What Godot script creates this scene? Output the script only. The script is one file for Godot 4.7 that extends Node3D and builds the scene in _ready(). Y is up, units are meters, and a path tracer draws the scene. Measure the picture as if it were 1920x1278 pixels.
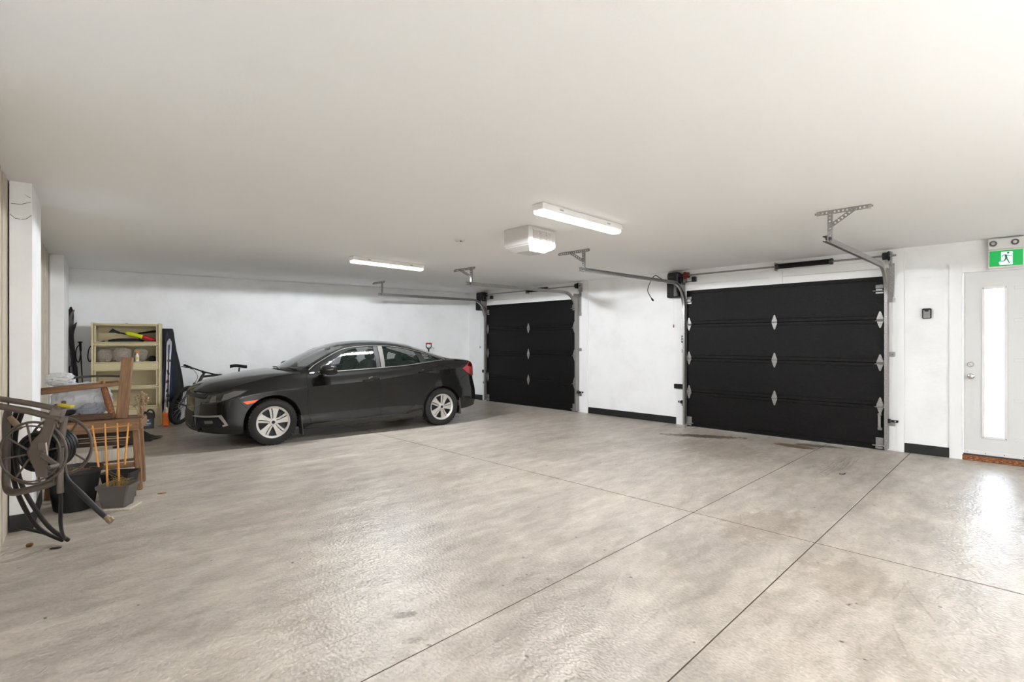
extends Node3D

# ------------------------------------------------------------------ mesh builder
class MB:
	var v := PackedVector3Array()
	func tri(a: Vector3, b: Vector3, c: Vector3) -> void:
		v.append(a); v.append(b); v.append(c)
	func quad(a: Vector3, b: Vector3, c: Vector3, d: Vector3) -> void:
		tri(a, b, c); tri(a, c, d)
	func fix(from: int) -> void:      # turns a closed piece outside out
		var c := Vector3.ZERO
		for i in range(from, v.size()): c += v[i]
		c /= maxf(1.0, v.size() - from)
		var vol := 0.0
		for i in range(from, v.size(), 3):
			vol += (v[i] - c).dot((v[i + 1] - c).cross(v[i + 2] - c))
		if vol < 0.0:
			for i in range(from, v.size(), 3):
				var t := v[i + 1]; v[i + 1] = v[i + 2]; v[i + 2] = t
	func box(c: Vector3, s: Vector3, b := Basis(), r := 0.0) -> void:
		var from := v.size()
		var h := s * 0.5
		r = minf(r, minf(h.x, minf(h.y, h.z)) * 0.98)
		if r <= 0.0:
			var p := []
			for i in 8: p.append(c + b * Vector3(h.x * (1 if i & 1 else -1), h.y * (1 if i & 2 else -1), h.z * (1 if i & 4 else -1)))
			for f in [[0, 1, 3, 2], [4, 6, 7, 5], [0, 4, 5, 1], [2, 3, 7, 6], [0, 2, 6, 4], [1, 5, 7, 3]]:
				quad(p[f[0]], p[f[1]], p[f[2]], p[f[3]])
			fix(from); return
		var q := {}
		for i in 8:
			var sg := Vector3(1 if i & 1 else -1, 1 if i & 2 else -1, 1 if i & 4 else -1)
			for ax in 3:
				var o := Vector3(h.x - r, h.y - r, h.z - r)
				o[ax] = h[ax]
				q[i * 3 + ax] = c + b * (o * sg)
		for ax in 3:
			var u := (ax + 1) % 3; var w := (ax + 2) % 3
			for sd in 2:
				var base := (sd << ax)
				var i0 := base; var i1 := base | (1 << u); var i2 := base | (1 << u) | (1 << w); var i3 := base | (1 << w)
				if sd == 1: quad(q[i0 * 3 + ax], q[i1 * 3 + ax], q[i2 * 3 + ax], q[i3 * 3 + ax])
				else: quad(q[i0 * 3 + ax], q[i3 * 3 + ax], q[i2 * 3 + ax], q[i1 * 3 + ax])
			for k in 4:     # edges that run along ax, between faces u and w
				var e := ((k & 1) << u) | ((k >> 1) << w)
				var e2 := e | (1 << ax)
				var even := ((k & 1) ^ (k >> 1)) == 0
				if even: quad(q[e * 3 + u], q[e2 * 3 + u], q[e2 * 3 + w], q[e * 3 + w])
				else: quad(q[e * 3 + u], q[e * 3 + w], q[e2 * 3 + w], q[e2 * 3 + u])
		for i in 8:
			var odd := ((i & 1) + ((i >> 1) & 1) + (i >> 2)) % 2 == 1
			if odd: tri(q[i * 3], q[i * 3 + 1], q[i * 3 + 2])
			else: tri(q[i * 3], q[i * 3 + 2], q[i * 3 + 1])
		# edge quads may be turned either way: make each face away from the middle
		for i in range(from, v.size(), 3):
			var n := (v[i + 1] - v[i]).cross(v[i + 2] - v[i])
			if n.dot((v[i] + v[i + 1] + v[i + 2]) / 3.0 - c) < 0.0:
				var t := v[i + 1]; v[i + 1] = v[i + 2]; v[i + 2] = t
	func span(a: Vector3, b: Vector3, w: float, t: float, up := Vector3.UP, r := 0.0) -> void:   # a bar from a to b
		var x := (b - a).normalized()
		var z := x.cross(up).normalized()
		if z.length() < 0.5: z = x.cross(Vector3.RIGHT).normalized()
		box((a + b) * 0.5, Vector3(a.distance_to(b), w, t), Basis(x, z.cross(x), z), r)
	func tube(pts: Array, rad, sides := 8, closed := false) -> void:
		var from := v.size()
		var n := pts.size()
		var rings := []
		var ref := Vector3.ZERO
		for i in n:
			var t: Vector3
			if closed: t = pts[(i + 1) % n] - pts[(i - 1 + n) % n]
			else: t = pts[mini(i + 1, n - 1)] - pts[maxi(i - 1, 0)]
			t = t.normalized()
			if ref == Vector3.ZERO:
				ref = t.cross(Vector3.UP if absf(t.y) < 0.9 else Vector3.RIGHT).normalized()
			ref = (ref - t * ref.dot(t)).normalized()
			var w := t.cross(ref)
			var r: float = rad[i] if rad is Array else rad
			var ring := []
			for k in sides:
				var a := TAU * k / sides
				ring.append(pts[i] + (ref * cos(a) + w * sin(a)) * r)
			rings.append(ring)
		var m := n if closed else n - 1
		for i in m:
			var a: Array = rings[i]; var b: Array = rings[(i + 1) % n]
			for k in sides:
				quad(a[k], a[(k + 1) % sides], b[(k + 1) % sides], b[k])
		if not closed:
			for k in range(1, sides - 1):
				tri(rings[0][0], rings[0][k + 1], rings[0][k])
				tri(rings[n - 1][0], rings[n - 1][k], rings[n - 1][k + 1])
		fix(from)
	func lathe(prof: Array, segs: int, xf := Transform3D(), closed := false) -> void:   # profile of (radius, height) about y
		var from := v.size()
		var rows := []
		for k in segs:
			var a := TAU * k / segs
			var row := []
			for p in prof: row.append(xf * Vector3(cos(a) * p.x, p.y, sin(a) * p.x))
			rows.append(row)
		var m := prof.size() if closed else prof.size() - 1
		for k in segs:
			var a: Array = rows[k]; var b: Array = rows[(k + 1) % segs]
			for i in m:
				var j := (i + 1) % prof.size()
				if prof[i].x < 1e-6 and prof[j].x < 1e-6: continue
				if prof[i].x < 1e-6: tri(a[i], a[j], b[j])
				elif prof[j].x < 1e-6: tri(a[i], a[j], b[i])
				else: quad(a[i], a[j], b[j], b[i])
		fix(from)
	func prism(poly: PackedVector2Array, depth: float, xf := Transform3D()) -> void:    # outline in x, y; from z = 0 to depth
		var from := v.size()
		var ix := Geometry2D.triangulate_polygon(poly)
		for i in range(0, ix.size(), 3):
			var a := poly[ix[i]]; var b := poly[ix[i + 1]]; var c := poly[ix[i + 2]]
			if (b - a).cross(c - a) < 0.0:
				var t := b; b = c; c = t
			tri(xf * Vector3(a.x, a.y, depth), xf * Vector3(b.x, b.y, depth), xf * Vector3(c.x, c.y, depth))
			tri(xf * Vector3(a.x, a.y, 0), xf * Vector3(c.x, c.y, 0), xf * Vector3(b.x, b.y, 0))
		var cw := Geometry2D.is_polygon_clockwise(poly)
		var n := poly.size()
		for i in n:
			var a := poly[i]; var b := poly[(i + 1) % n]
			if cw:
				var t := a; a = b; b = t
			quad(xf * Vector3(a.x, a.y, 0), xf * Vector3(b.x, b.y, 0), xf * Vector3(b.x, b.y, depth), xf * Vector3(a.x, a.y, depth))
		fix(from)
	func grid(rows: Array, wrap_u := false, wrap_v := false, flip := false) -> void:    # rows of points
		var nu: int = rows.size()
		var nv: int = rows[0].size()
		for i in (nu if wrap_u else nu - 1):
			for j in (nv if wrap_v else nv - 1):
				var a: Vector3 = rows[i][j]; var b: Vector3 = rows[(i + 1) % nu][j]
				var c: Vector3 = rows[(i + 1) % nu][(j + 1) % nv]; var d: Vector3 = rows[i][(j + 1) % nv]
				if flip: quad(a, d, c, b)
				else: quad(a, b, c, d)
	func ball(c: Vector3, r: Vector3, b := Basis(), rings := 8, segs := 12, p := 1.0) -> void:
		var from := v.size()
		var rows := []
		for i in rings + 1:
			var th := PI * i / rings
			var row := []
			for k in segs:
				var ph := TAU * k / segs
				var s := sin(th)
				var q := Vector3(_pw(s, p) * _pw(cos(ph), p), _pw(cos(th), p), _pw(s, p) * _pw(sin(ph), p))
				row.append(c + b * (q * r))
			rows.append(row)
		grid(rows, false, true)
		fix(from)
	func _pw(x: float, p: float) -> float: return signf(x) * pow(absf(x), p)
	func add(o: MB, xf := Transform3D()) -> void:
		for q in o.v: v.append(xf * q)
	func mesh(angle := 38.0) -> ArrayMesh:
		var n := v.size()
		var fn := PackedVector3Array(); fn.resize(n / 3)
		var near := {}
		var keys := []; keys.resize(n)
		for f in n / 3:
			var nn := (v[f * 3 + 1] - v[f * 3]).cross(v[f * 3 + 2] - v[f * 3])
			fn[f] = nn
			for c in 3:
				var k := Vector3i((v[f * 3 + c] * 8000.0).round())
				keys[f * 3 + c] = k
				if near.has(k): near[k].append(f)
				else: near[k] = [f]
		var nrm := PackedVector3Array(); nrm.resize(n)
		var ct := cos(deg_to_rad(angle))
		var out := PackedVector3Array(); out.resize(n)
		for f in n / 3:
			var me := fn[f].normalized()
			for c in 3:
				var s := Vector3.ZERO
				for g in near[keys[f * 3 + c]]:
					if fn[g].normalized().dot(me) >= ct: s += fn[g]
				var to: int = f * 3 + [0, 2, 1][c]      # front faces run clockwise
				out[to] = v[f * 3 + c]
				nrm[to] = s.normalized() if s.length() > 0.0 else Vector3.UP
		var arr := []
		arr.resize(Mesh.ARRAY_MAX)
		arr[Mesh.ARRAY_VERTEX] = out
		arr[Mesh.ARRAY_NORMAL] = nrm
		var m := ArrayMesh.new()
		if n > 0: m.add_surface_from_arrays(Mesh.PRIMITIVE_TRIANGLES, arr)
		return m

# ------------------------------------------------------------------ scene helpers
var used := {}
var mats := {}

func numbered(called: String) -> String:
	var k: int = used.get(called, 0)
	used[called] = k + 1
	return called if k == 0 else "%s_%03d" % [called, k]

func tag(o: Node, label: String, category: String, group := "") -> void:
	o.set_meta("label", label)
	o.set_meta("category", category)
	if group != "": o.set_meta("group", group)

func thing(called: String, label: String, category: String, xf := Transform3D(), group := "") -> Node3D:
	var o := Node3D.new()
	o.name = numbered(called)
	add_child(o)
	o.transform = xf
	tag(o, label, category, group)
	return o

func part(called: String, mb, m: Material, parent: Node, xf := Transform3D(), angle := 38.0) -> MeshInstance3D:
	var o := MeshInstance3D.new()
	o.name = called
	o.mesh = mb.mesh(angle) if mb is MB else mb
	if o.mesh.get_surface_count() > 0: o.mesh.surface_set_material(0, m)
	o.transform = xf
	parent.add_child(o, true)
	return o

func single(called: String, mb, m: Material, label: String, category: String, xf := Transform3D(), group := "", angle := 38.0) -> MeshInstance3D:
	var o := part(numbered(called), mb, m, self, xf, angle)
	tag(o, label, category, group)
	return o

func struct(called: String, xf := Transform3D()) -> Node3D:
	var o := Node3D.new()
	o.name = called
	add_child(o, true)
	o.transform = xf
	o.set_meta("kind", "structure")
	return o

func solid(called: String, mb, m: Material, xf := Transform3D(), angle := 38.0) -> MeshInstance3D:
	var o := part(called, mb, m, self, xf, angle)
	o.set_meta("kind", "structure")
	return o

func again(o: Node3D, label: String, xf: Transform3D) -> Node3D:
	var base := String(o.name)
	if base.length() > 4 and base[base.length() - 4] == "_" and base.substr(base.length() - 3).is_valid_int(): base = base.substr(0, base.length() - 4)
	var c: Node3D = o.duplicate()
	c.name = numbered(base)
	add_child(c)
	c.transform = xf
	c.set_meta("label", label)
	return c

func ry(deg: float) -> Basis: return Basis(Vector3.UP, deg_to_rad(deg))
func xf(at: Vector3, deg := 0.0) -> Transform3D: return Transform3D(ry(deg), at)
func euler(x: float, y: float, z: float) -> Basis: return Basis.from_euler(Vector3(deg_to_rad(x), deg_to_rad(y), deg_to_rad(z)))

func boxm(c: Vector3, s: Vector3, r := 0.0, b := Basis()) -> MB:
	var m := MB.new(); m.box(c, s, b, r); return m

func mat(key: String, col: Color, rough := 0.6, metal := 0.0, opt := {}) -> StandardMaterial3D:
	if mats.has(key): return mats[key]
	var m := StandardMaterial3D.new()
	m.albedo_color = col
	m.roughness = rough
	m.metallic = metal
	for k in opt: m.set(k, opt[k])
	mats[key] = m
	return m

func noise_image(w: int, h: int, freq: float, seed_: int, oct := 4, gain := 0.5, kind := FastNoiseLite.TYPE_SIMPLEX_SMOOTH) -> Image:
	var n := FastNoiseLite.new()
	n.seed = seed_; n.frequency = freq; n.fractal_octaves = oct; n.fractal_gain = gain; n.noise_type = kind
	return n.get_seamless_image(w, h)

func normal_tex(img: Image, k: float) -> ImageTexture:
	var c: Image = img.duplicate()
	c.convert(Image.FORMAT_RGBA8)
	c.bump_map_to_normal_map(k)
	return ImageTexture.create_from_image(c)

func ramp_tex(img: Image, cols: Array) -> ImageTexture:      # grey image -> colours (equally spaced)
	var w := img.get_width(); var h := img.get_height()
	var src: Image = img.duplicate()
	src.convert(Image.FORMAT_L8)
	var d := src.get_data()
	var lut := []
	for i in 256:
		var t := i / 255.0 * (cols.size() - 1)
		var k := mini(int(t), cols.size() - 2)
		lut.append(cols[k].lerp(cols[k + 1], t - k))
	var out := PackedByteArray(); out.resize(w * h * 3)
	for i in w * h:
		var c: Color = lut[d[i]]
		out[i * 3] = c.r8; out[i * 3 + 1] = c.g8; out[i * 3 + 2] = c.b8
	return ImageTexture.create_from_image(Image.create_from_data(w, h, false, Image.FORMAT_RGB8, out))

func textured(key: String, tex: Texture2D, scale: Vector3, rough: float, metal := 0.0, opt := {}) -> StandardMaterial3D:
	var o := {"albedo_texture": tex, "uv1_triplanar": true, "uv1_scale": scale}
	o.merge(opt, true)
	return mat(key, opt.get("albedo_color", Color.WHITE), rough, metal, o)

func arc(c: Vector2, r: float, a0: float, a1: float, n: int) -> Array:
	var o := []
	for i in n + 1:
		var a := deg_to_rad(lerpf(a0, a1, float(i) / n))
		o.append(c + Vector2(cos(a), sin(a)) * r)
	return o

func smooth(pts: Array, n := 6, closed := false) -> Array:    # Catmull-Rom through the points
	var o := []
	var m := pts.size()
	for i in (m if closed else m - 1):
		var p0 = pts[(i - 1 + m) % m] if closed else pts[maxi(i - 1, 0)]
		var p1 = pts[i]; var p2 = pts[(i + 1) % m]
		var p3 = pts[(i + 2) % m] if closed else pts[mini(i + 2, m - 1)]
		for k in n:
			var t := float(k) / n
			o.append(p1.cubic_interpolate(p2, p0, p3, t))
	if not closed: o.append(pts[m - 1])
	return o

# Godot's cubic_interpolate(b, pre_a, post_b, weight) is the Catmull-Rom form.

# frames: the wall with the garage doors, the back wall, the left wall (x along the wall, z into the room)
const CEIL := 2.61
var G := Transform3D(Basis(Vector3.UP, deg_to_rad(-45.284)), Vector3(-0.564, 0, -12.193))
var BW := Transform3D(Basis(Vector3.UP, deg_to_rad(34.682)), Vector3(-7.26, 0, -8.40))
var LW := Transform3D(Basis(Vector3.UP, deg_to_rad(129.034)), Vector3(-0.3924, 0, 0.3182))

func on(f: Transform3D, at := Vector3.ZERO, deg := 0.0) -> Transform3D: return f * xf(at, deg)

func _ready() -> void:
	# ---------------- camera, sky, exposure
	var cam := Camera3D.new()
	cam.name = "camera"
	cam.position = Vector3(0, 1.42, 0)
	cam.fov = 67.294
	cam.near = 0.05
	cam.far = 200.0
	add_child(cam)
	cam.current = true
	var env := Environment.new()
	var sky := Sky.new()
	var pm := ProceduralSkyMaterial.new()
	pm.sky_top_color = Color(0.80, 0.86, 0.93)
	pm.sky_horizon_color = Color(0.96, 0.97, 0.98)
	pm.ground_horizon_color = Color(0.90, 0.90, 0.89)
	pm.ground_bottom_color = Color(0.62, 0.61, 0.59)
	pm.sky_energy_multiplier = 3.6
	pm.ground_energy_multiplier = 3.2
	sky.sky_material = pm
	env.background_mode = Environment.BG_SKY
	env.sky = sky
	env.tonemap_mode = Environment.TONE_MAPPER_LINEAR
	env.tonemap_exposure = 2.0
	env.sdfgi_enabled = true
	env.ssao_enabled = true
	env.ssil_enabled = true
	var we := WorldEnvironment.new()
	we.name = "environment"
	we.environment = env
	add_child(we)
	make_materials()
	build_room()
	build_lamps()
	build_garage_doors()
	build_entry_door()
	build_wall_items()
	build_car()
	build_storage()
	build_garden_things()
	build_litter()

# ------------------------------------------------------------------ materials
func make_materials() -> void:
	var fine := noise_image(512, 512, 0.05, 3, 4)
	var nrm := normal_tex(fine, 3.0)
	var wall_o := {"uv1_triplanar": true, "uv1_scale": Vector3(1.6, 1.6, 1.6), "normal_enabled": true, "normal_texture": nrm, "normal_scale": 0.10}
	var blot := noise_image(512, 512, 0.006, 8, 5, 0.6)
	var wt := ramp_tex(blot, [Color(0.925, 0.923, 0.918), Color(0.95, 0.949, 0.946), Color(0.96, 0.96, 0.958)])
	var o2: Dictionary = wall_o.duplicate()
	o2["uv1_scale"] = Vector3(0.45, 0.45, 0.45)
	textured("wall", wt, Vector3(0.45, 0.45, 0.45), 0.75, 0.0, o2)
	mat("ceiling", Color(0.962, 0.961, 0.958), 0.85, 0.0, wall_o)
	mat("trim", Color(0.94, 0.938, 0.934), 0.5)
	mat("baseboard", Color(0.035, 0.033, 0.033), 0.55)
	mat("joint", Color(0.29, 0.235, 0.18), 0.95)
	var door_img := noise_image(512, 512, 0.06, 21, 3, 0.6)
	var dt := ramp_tex(noise_image(512, 512, 0.02, 5, 5, 0.65), [Color(0.026, 0.022, 0.022), Color(0.045, 0.038, 0.037), Color(0.085, 0.074, 0.072)])
	textured("door_black", dt, Vector3(1.3, 2.6, 1.3), 0.42, 0.0, {"normal_enabled": true, "normal_texture": normal_tex(door_img, 6.0), "normal_scale": 0.42, "metallic_specular": 0.3})
	mat("door_edge", Color(0.03, 0.028, 0.028), 0.7)
	var galv := ramp_tex(noise_image(256, 256, 0.05, 11, 3, 0.5, FastNoiseLite.TYPE_CELLULAR), [Color(0.52, 0.51, 0.50), Color(0.62, 0.61, 0.60), Color(0.70, 0.69, 0.68)])
	textured("galvanised", galv, Vector3(5, 5, 5), 0.38, 0.75)
	mat("zinc_dark", Color(0.33, 0.32, 0.31), 0.4, 0.8)
	mat("white_metal", Color(0.90, 0.89, 0.875), 0.45)
	mat("white_plastic", Color(0.88, 0.87, 0.86), 0.4)
	mat("grey_plastic", Color(0.45, 0.44, 0.43), 0.5)
	mat("black_plastic", Color(0.028, 0.027, 0.027), 0.42)
	mat("black_rubber", Color(0.03, 0.03, 0.03), 0.75)
	mat("black_matte", Color(0.018, 0.017, 0.017), 0.9)
	mat("red_paint", Color(0.42, 0.09, 0.07), 0.5)
	mat("chrome", Color(0.80, 0.79, 0.78), 0.16, 1.0)
	mat("diffuser", Color(0.95, 0.94, 0.92), 0.5, 0.0, {"emission_enabled": true, "emission": Color(1.0, 0.975, 0.94), "emission_energy_multiplier": 1.6})
	var wood_n := FastNoiseLite.new()
	wood_n.seed = 4; wood_n.frequency = 0.02; wood_n.fractal_octaves = 5; wood_n.fractal_gain = 0.6
	var wi := wood_n.get_seamless_image(512, 512)
	textured("cedar", ramp_tex(wi, [Color(0.29, 0.20, 0.12), Color(0.475, 0.345, 0.22), Color(0.56, 0.42, 0.285)]), Vector3(0.35, 6.0, 6.0), 0.6)
	textured("cedar_dark", ramp_tex(wi, [Color(0.17, 0.11, 0.07), Color(0.29, 0.19, 0.115), Color(0.37, 0.25, 0.16)]), Vector3(0.35, 6.0, 6.0), 0.65)
	textured("raw_board", ramp_tex(wi, [Color(0.62, 0.57, 0.50), Color(0.745, 0.70, 0.63), Color(0.81, 0.77, 0.71)]), Vector3(4.0, 0.3, 4.0), 0.8)
	textured("raw_board_2", ramp_tex(wi, [Color(0.66, 0.62, 0.56), Color(0.79, 0.755, 0.69), Color(0.85, 0.82, 0.77)]), Vector3(5.0, 0.4, 5.0), 0.8)
	textured("rotten_wood", ramp_tex(noise_image(256, 256, 0.03, 14, 5, 0.65), [Color(0.16, 0.075, 0.03), Color(0.46, 0.25, 0.11), Color(0.72, 0.60, 0.47)]), Vector3(3.0, 9.0, 9.0), 0.85)

# the concrete: colour and relief of the whole floor, in the axes of the garage-door wall
const FS0 := -2.5
const FS1 := 13.5
const FN0 := -0.5
const FN1 := 11.5
const FPX := 2048

func floor_image() -> Array:
	var px := FPX
	var a := FastNoiseLite.new(); a.seed = 101; a.frequency = 0.0035; a.fractal_octaves = 4; a.fractal_gain = 0.55
	var cloud := a.get_image(px, px).get_data()
	# trowel and drive streaks, drawn out along the driving direction
	var b := FastNoiseLite.new(); b.seed = 55; b.frequency = 0.03; b.fractal_octaves = 5; b.fractal_gain = 0.62
	var bi := b.get_image(px, px / 5); bi.resize(px, px, Image.INTERPOLATE_CUBIC)
	var streak := bi.get_data()
	var b2 := FastNoiseLite.new(); b2.seed = 77; b2.frequency = 0.012; b2.fractal_octaves = 5; b2.fractal_gain = 0.7; b2.domain_warp_enabled = true; b2.domain_warp_amplitude = 40.0
	var b2i := b2.get_image(px, px / 3); b2i.resize(px, px, Image.INTERPOLATE_CUBIC)
	var patch := b2i.get_data()
	var c := FastNoiseLite.new(); c.seed = 9; c.frequency = 0.28; c.fractal_octaves = 3; c.fractal_gain = 0.7
	var grit_i := c.get_image(px, px)
	var grit := grit_i.get_data()
	var e := FastNoiseLite.new(); e.seed = 19; e.frequency = 0.055; e.fractal_octaves = 5; e.fractal_gain = 0.75; e.domain_warp_enabled = true; e.domain_warp_amplitude = 18.0
	var ei := e.get_image(px, px / 3); ei.resize(px, px, Image.INTERPOLATE_CUBIC)
	var fines := ei.get_data()
	var out := PackedByteArray(); out.resize(px * px * 3)
	var hgt := PackedByteArray(); hgt.resize(px * px)
	# base colours: pale dust on grey-brown cement
	for y in px:
		for x in px:
			var i := y * px + x
			var t := (cloud[i] - 128) * 0.03 + (streak[i] - 128) * 0.11 + (patch[i] - 128) * 0.075 + (grit[i] - 128) * 0.12 + (fines[i] - 128) * 0.15
			var dust := clampf(0.5 + (patch[i] + cloud[i] - 256) * 0.004, 0.0, 1.0)
			out[i * 3] = clampi(int(171.0 + t + dust * 7.0), 60, 235)
			out[i * 3 + 1] = clampi(int(162.0 + t + dust * 6.0), 55, 230)
			out[i * 3 + 2] = clampi(int(152.0 + t + dust * 3.0), 50, 225)
			hgt[i] = clampi(int(128 + (grit[i] - 128) * 0.55 + (streak[i] - 128) * 0.45), 0, 255)
	var img := Image.create_from_data(px, px, false, Image.FORMAT_RGB8, out)
	stain_floor(img)
	return [img, Image.create_from_data(px, px, false, Image.FORMAT_L8, hgt)]

func blot(img: Image, s: float, n: float, rs: float, rn: float, deg: float, col: Color, strength: float, seed_: int, rag := 0.5) -> void:
	# a stain with a ragged outline of its own: centre and radii in metres on the floor
	var kx := FPX / (FS1 - FS0); var ky := FPX / (FN1 - FN0)
	var f := FastNoiseLite.new(); f.seed = seed_; f.frequency = 6.0; f.fractal_octaves = 4; f.fractal_gain = 0.6
	var r := maxf(rs, rn) * 1.7
	var cs := cos(deg_to_rad(deg)); var sn := sin(deg_to_rad(deg))
	for y in range(maxi(0, int((n - r - FN0) * ky)), mini(FPX, int((n + r - FN0) * ky))):
		for x in range(maxi(0, int((s - r - FS0) * kx)), mini(FPX, int((s + r - FS0) * kx))):
			var ds := x / kx + FS0 - s; var dn := y / ky + FN0 - n
			var u := (ds * cs + dn * sn) / rs; var w := (-ds * sn + dn * cs) / rn
			var e := 1.0 - sqrt(u * u + w * w) + rag * f.get_noise_2d(x / kx * 1.3, y / ky * 1.3)
			if e <= 0.0: continue
			var k := clampf(e * 5.0, 0.0, 1.0) * strength * clampf(0.75 + 0.6 * f.get_noise_2d(x / kx * 5.0 + 30.0, y / ky * 5.0), 0.2, 1.0)
			img.set_pixel(x, y, img.get_pixel(x, y).lerp(col, k))

func scratch(img: Image, s0: float, n0: float, s1: float, n1: float, wid: float, col: Color, k: float) -> void:
	var kx := FPX / (FS1 - FS0); var ky := FPX / (FN1 - FN0)
	var len_px := int(Vector2((s1 - s0) * kx, (n1 - n0) * ky).length()) + 1
	var h := maxi(0, int(wid * kx * 0.5))
	for i in len_px:
		var t := float(i) / len_px
		var x := int((lerpf(s0, s1, t) - FS0) * kx); var y := int((lerpf(n0, n1, t) - FN0) * ky)
		for dx in range(-h, h + 1):
			if x + dx < 0 or x + dx >= FPX or y < 0 or y >= FPX: continue
			img.set_pixel(x + dx, y, img.get_pixel(x + dx, y).lerp(col, k))

func stain_floor(img: Image) -> void:
	var dark := Color(0.33, 0.28, 0.22)
	blot(img, 5.60, 0.78, 0.62, 0.14, -28.0, Color(0.24, 0.18, 0.125), 0.85, 1, 0.6)
	blot(img, 6.82, 0.60, 0.28, 0.12, 6.0, Color(0.34, 0.235, 0.145), 0.95, 2, 0.25)
	blot(img, 7.02, 0.36, 0.30, 0.10, -18.0, Color(0.27, 0.20, 0.14), 0.85, 3)
	blot(img, 6.2, 1.5, 0.7, 0.5, 30.0, Color(0.50, 0.45, 0.39), 0.35, 4, 0.8)
	blot(img, 6.78, 6.70, 0.035, 0.06, 20.0, dark, 0.6, 5)
	blot(img, 7.0, 6.8, 0.03, 0.05, 20.0, dark, 0.35, 15)
	blot(img, 5.0, 5.4, 0.9, 0.35, 60.0, Color(0.55, 0.50, 0.44), 0.35, 6, 0.9)
	blot(img, 4.6, 6.6, 0.8, 0.25, 75.0, Color(0.56, 0.52, 0.46), 0.35, 7, 0.9)
	blot(img, 7.6, 4.0, 0.25, 0.5, 10.0, Color(0.52, 0.47, 0.41), 0.4, 8, 0.9)
	blot(img, 8.3, 4.6, 0.25, 0.3, 10.0, Color(0.54, 0.49, 0.43), 0.35, 9, 0.9)
	var r := RandomNumberGenerator.new(); r.seed = 31
	for i in 46:      # tyre tread print in front of the right door
		var s := 7.42 + r.randf() * 0.2
		scratch(img, s, 0.75 + r.randf() * 0.9, s + r.randf_range(-0.05, 0.05), 1.0 + r.randf() * 1.0, 0.012, Color(0.42, 0.38, 0.33), 0.3)
	for i in 260:     # fine scratches and drags
		var s := r.randf_range(1.5, 10.5); var n := r.randf_range(0.6, 8.6)
		var a := r.randf_range(-0.5, 0.5); var l := r.randf_range(0.06, 0.45)
		scratch(img, s, n, s + sin(a) * l, n + cos(a) * l, 0.006, Color(0.78, 0.75, 0.71) if r.randf() < 0.55 else Color(0.47, 0.42, 0.37), r.randf_range(0.12, 0.38))
	for i in 330:     # grit and specks
		var s := r.randf_range(2.5, 10.5); var n := r.randf_range(0.3, 8.6)
		var q := r.randf_range(0.003, 0.009)
		blot(img, s, n, q, q * r.randf_range(0.6, 2.0), r.randf() * 180.0, Color(0.20, 0.16, 0.13), 0.75, 100 + i, 0.2)

# ------------------------------------------------------------------ the room
func wall_box(parent: Node3D, s0: float, s1: float, y0: float, y1: float, n0: float, n1: float, m: Material, called := "segment") -> void:
	part(called, boxm(Vector3((s0 + s1) / 2, (y0 + y1) / 2, (n0 + n1) / 2), Vector3(s1 - s0, y1 - y0, n1 - n0)), m, parent)

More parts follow.
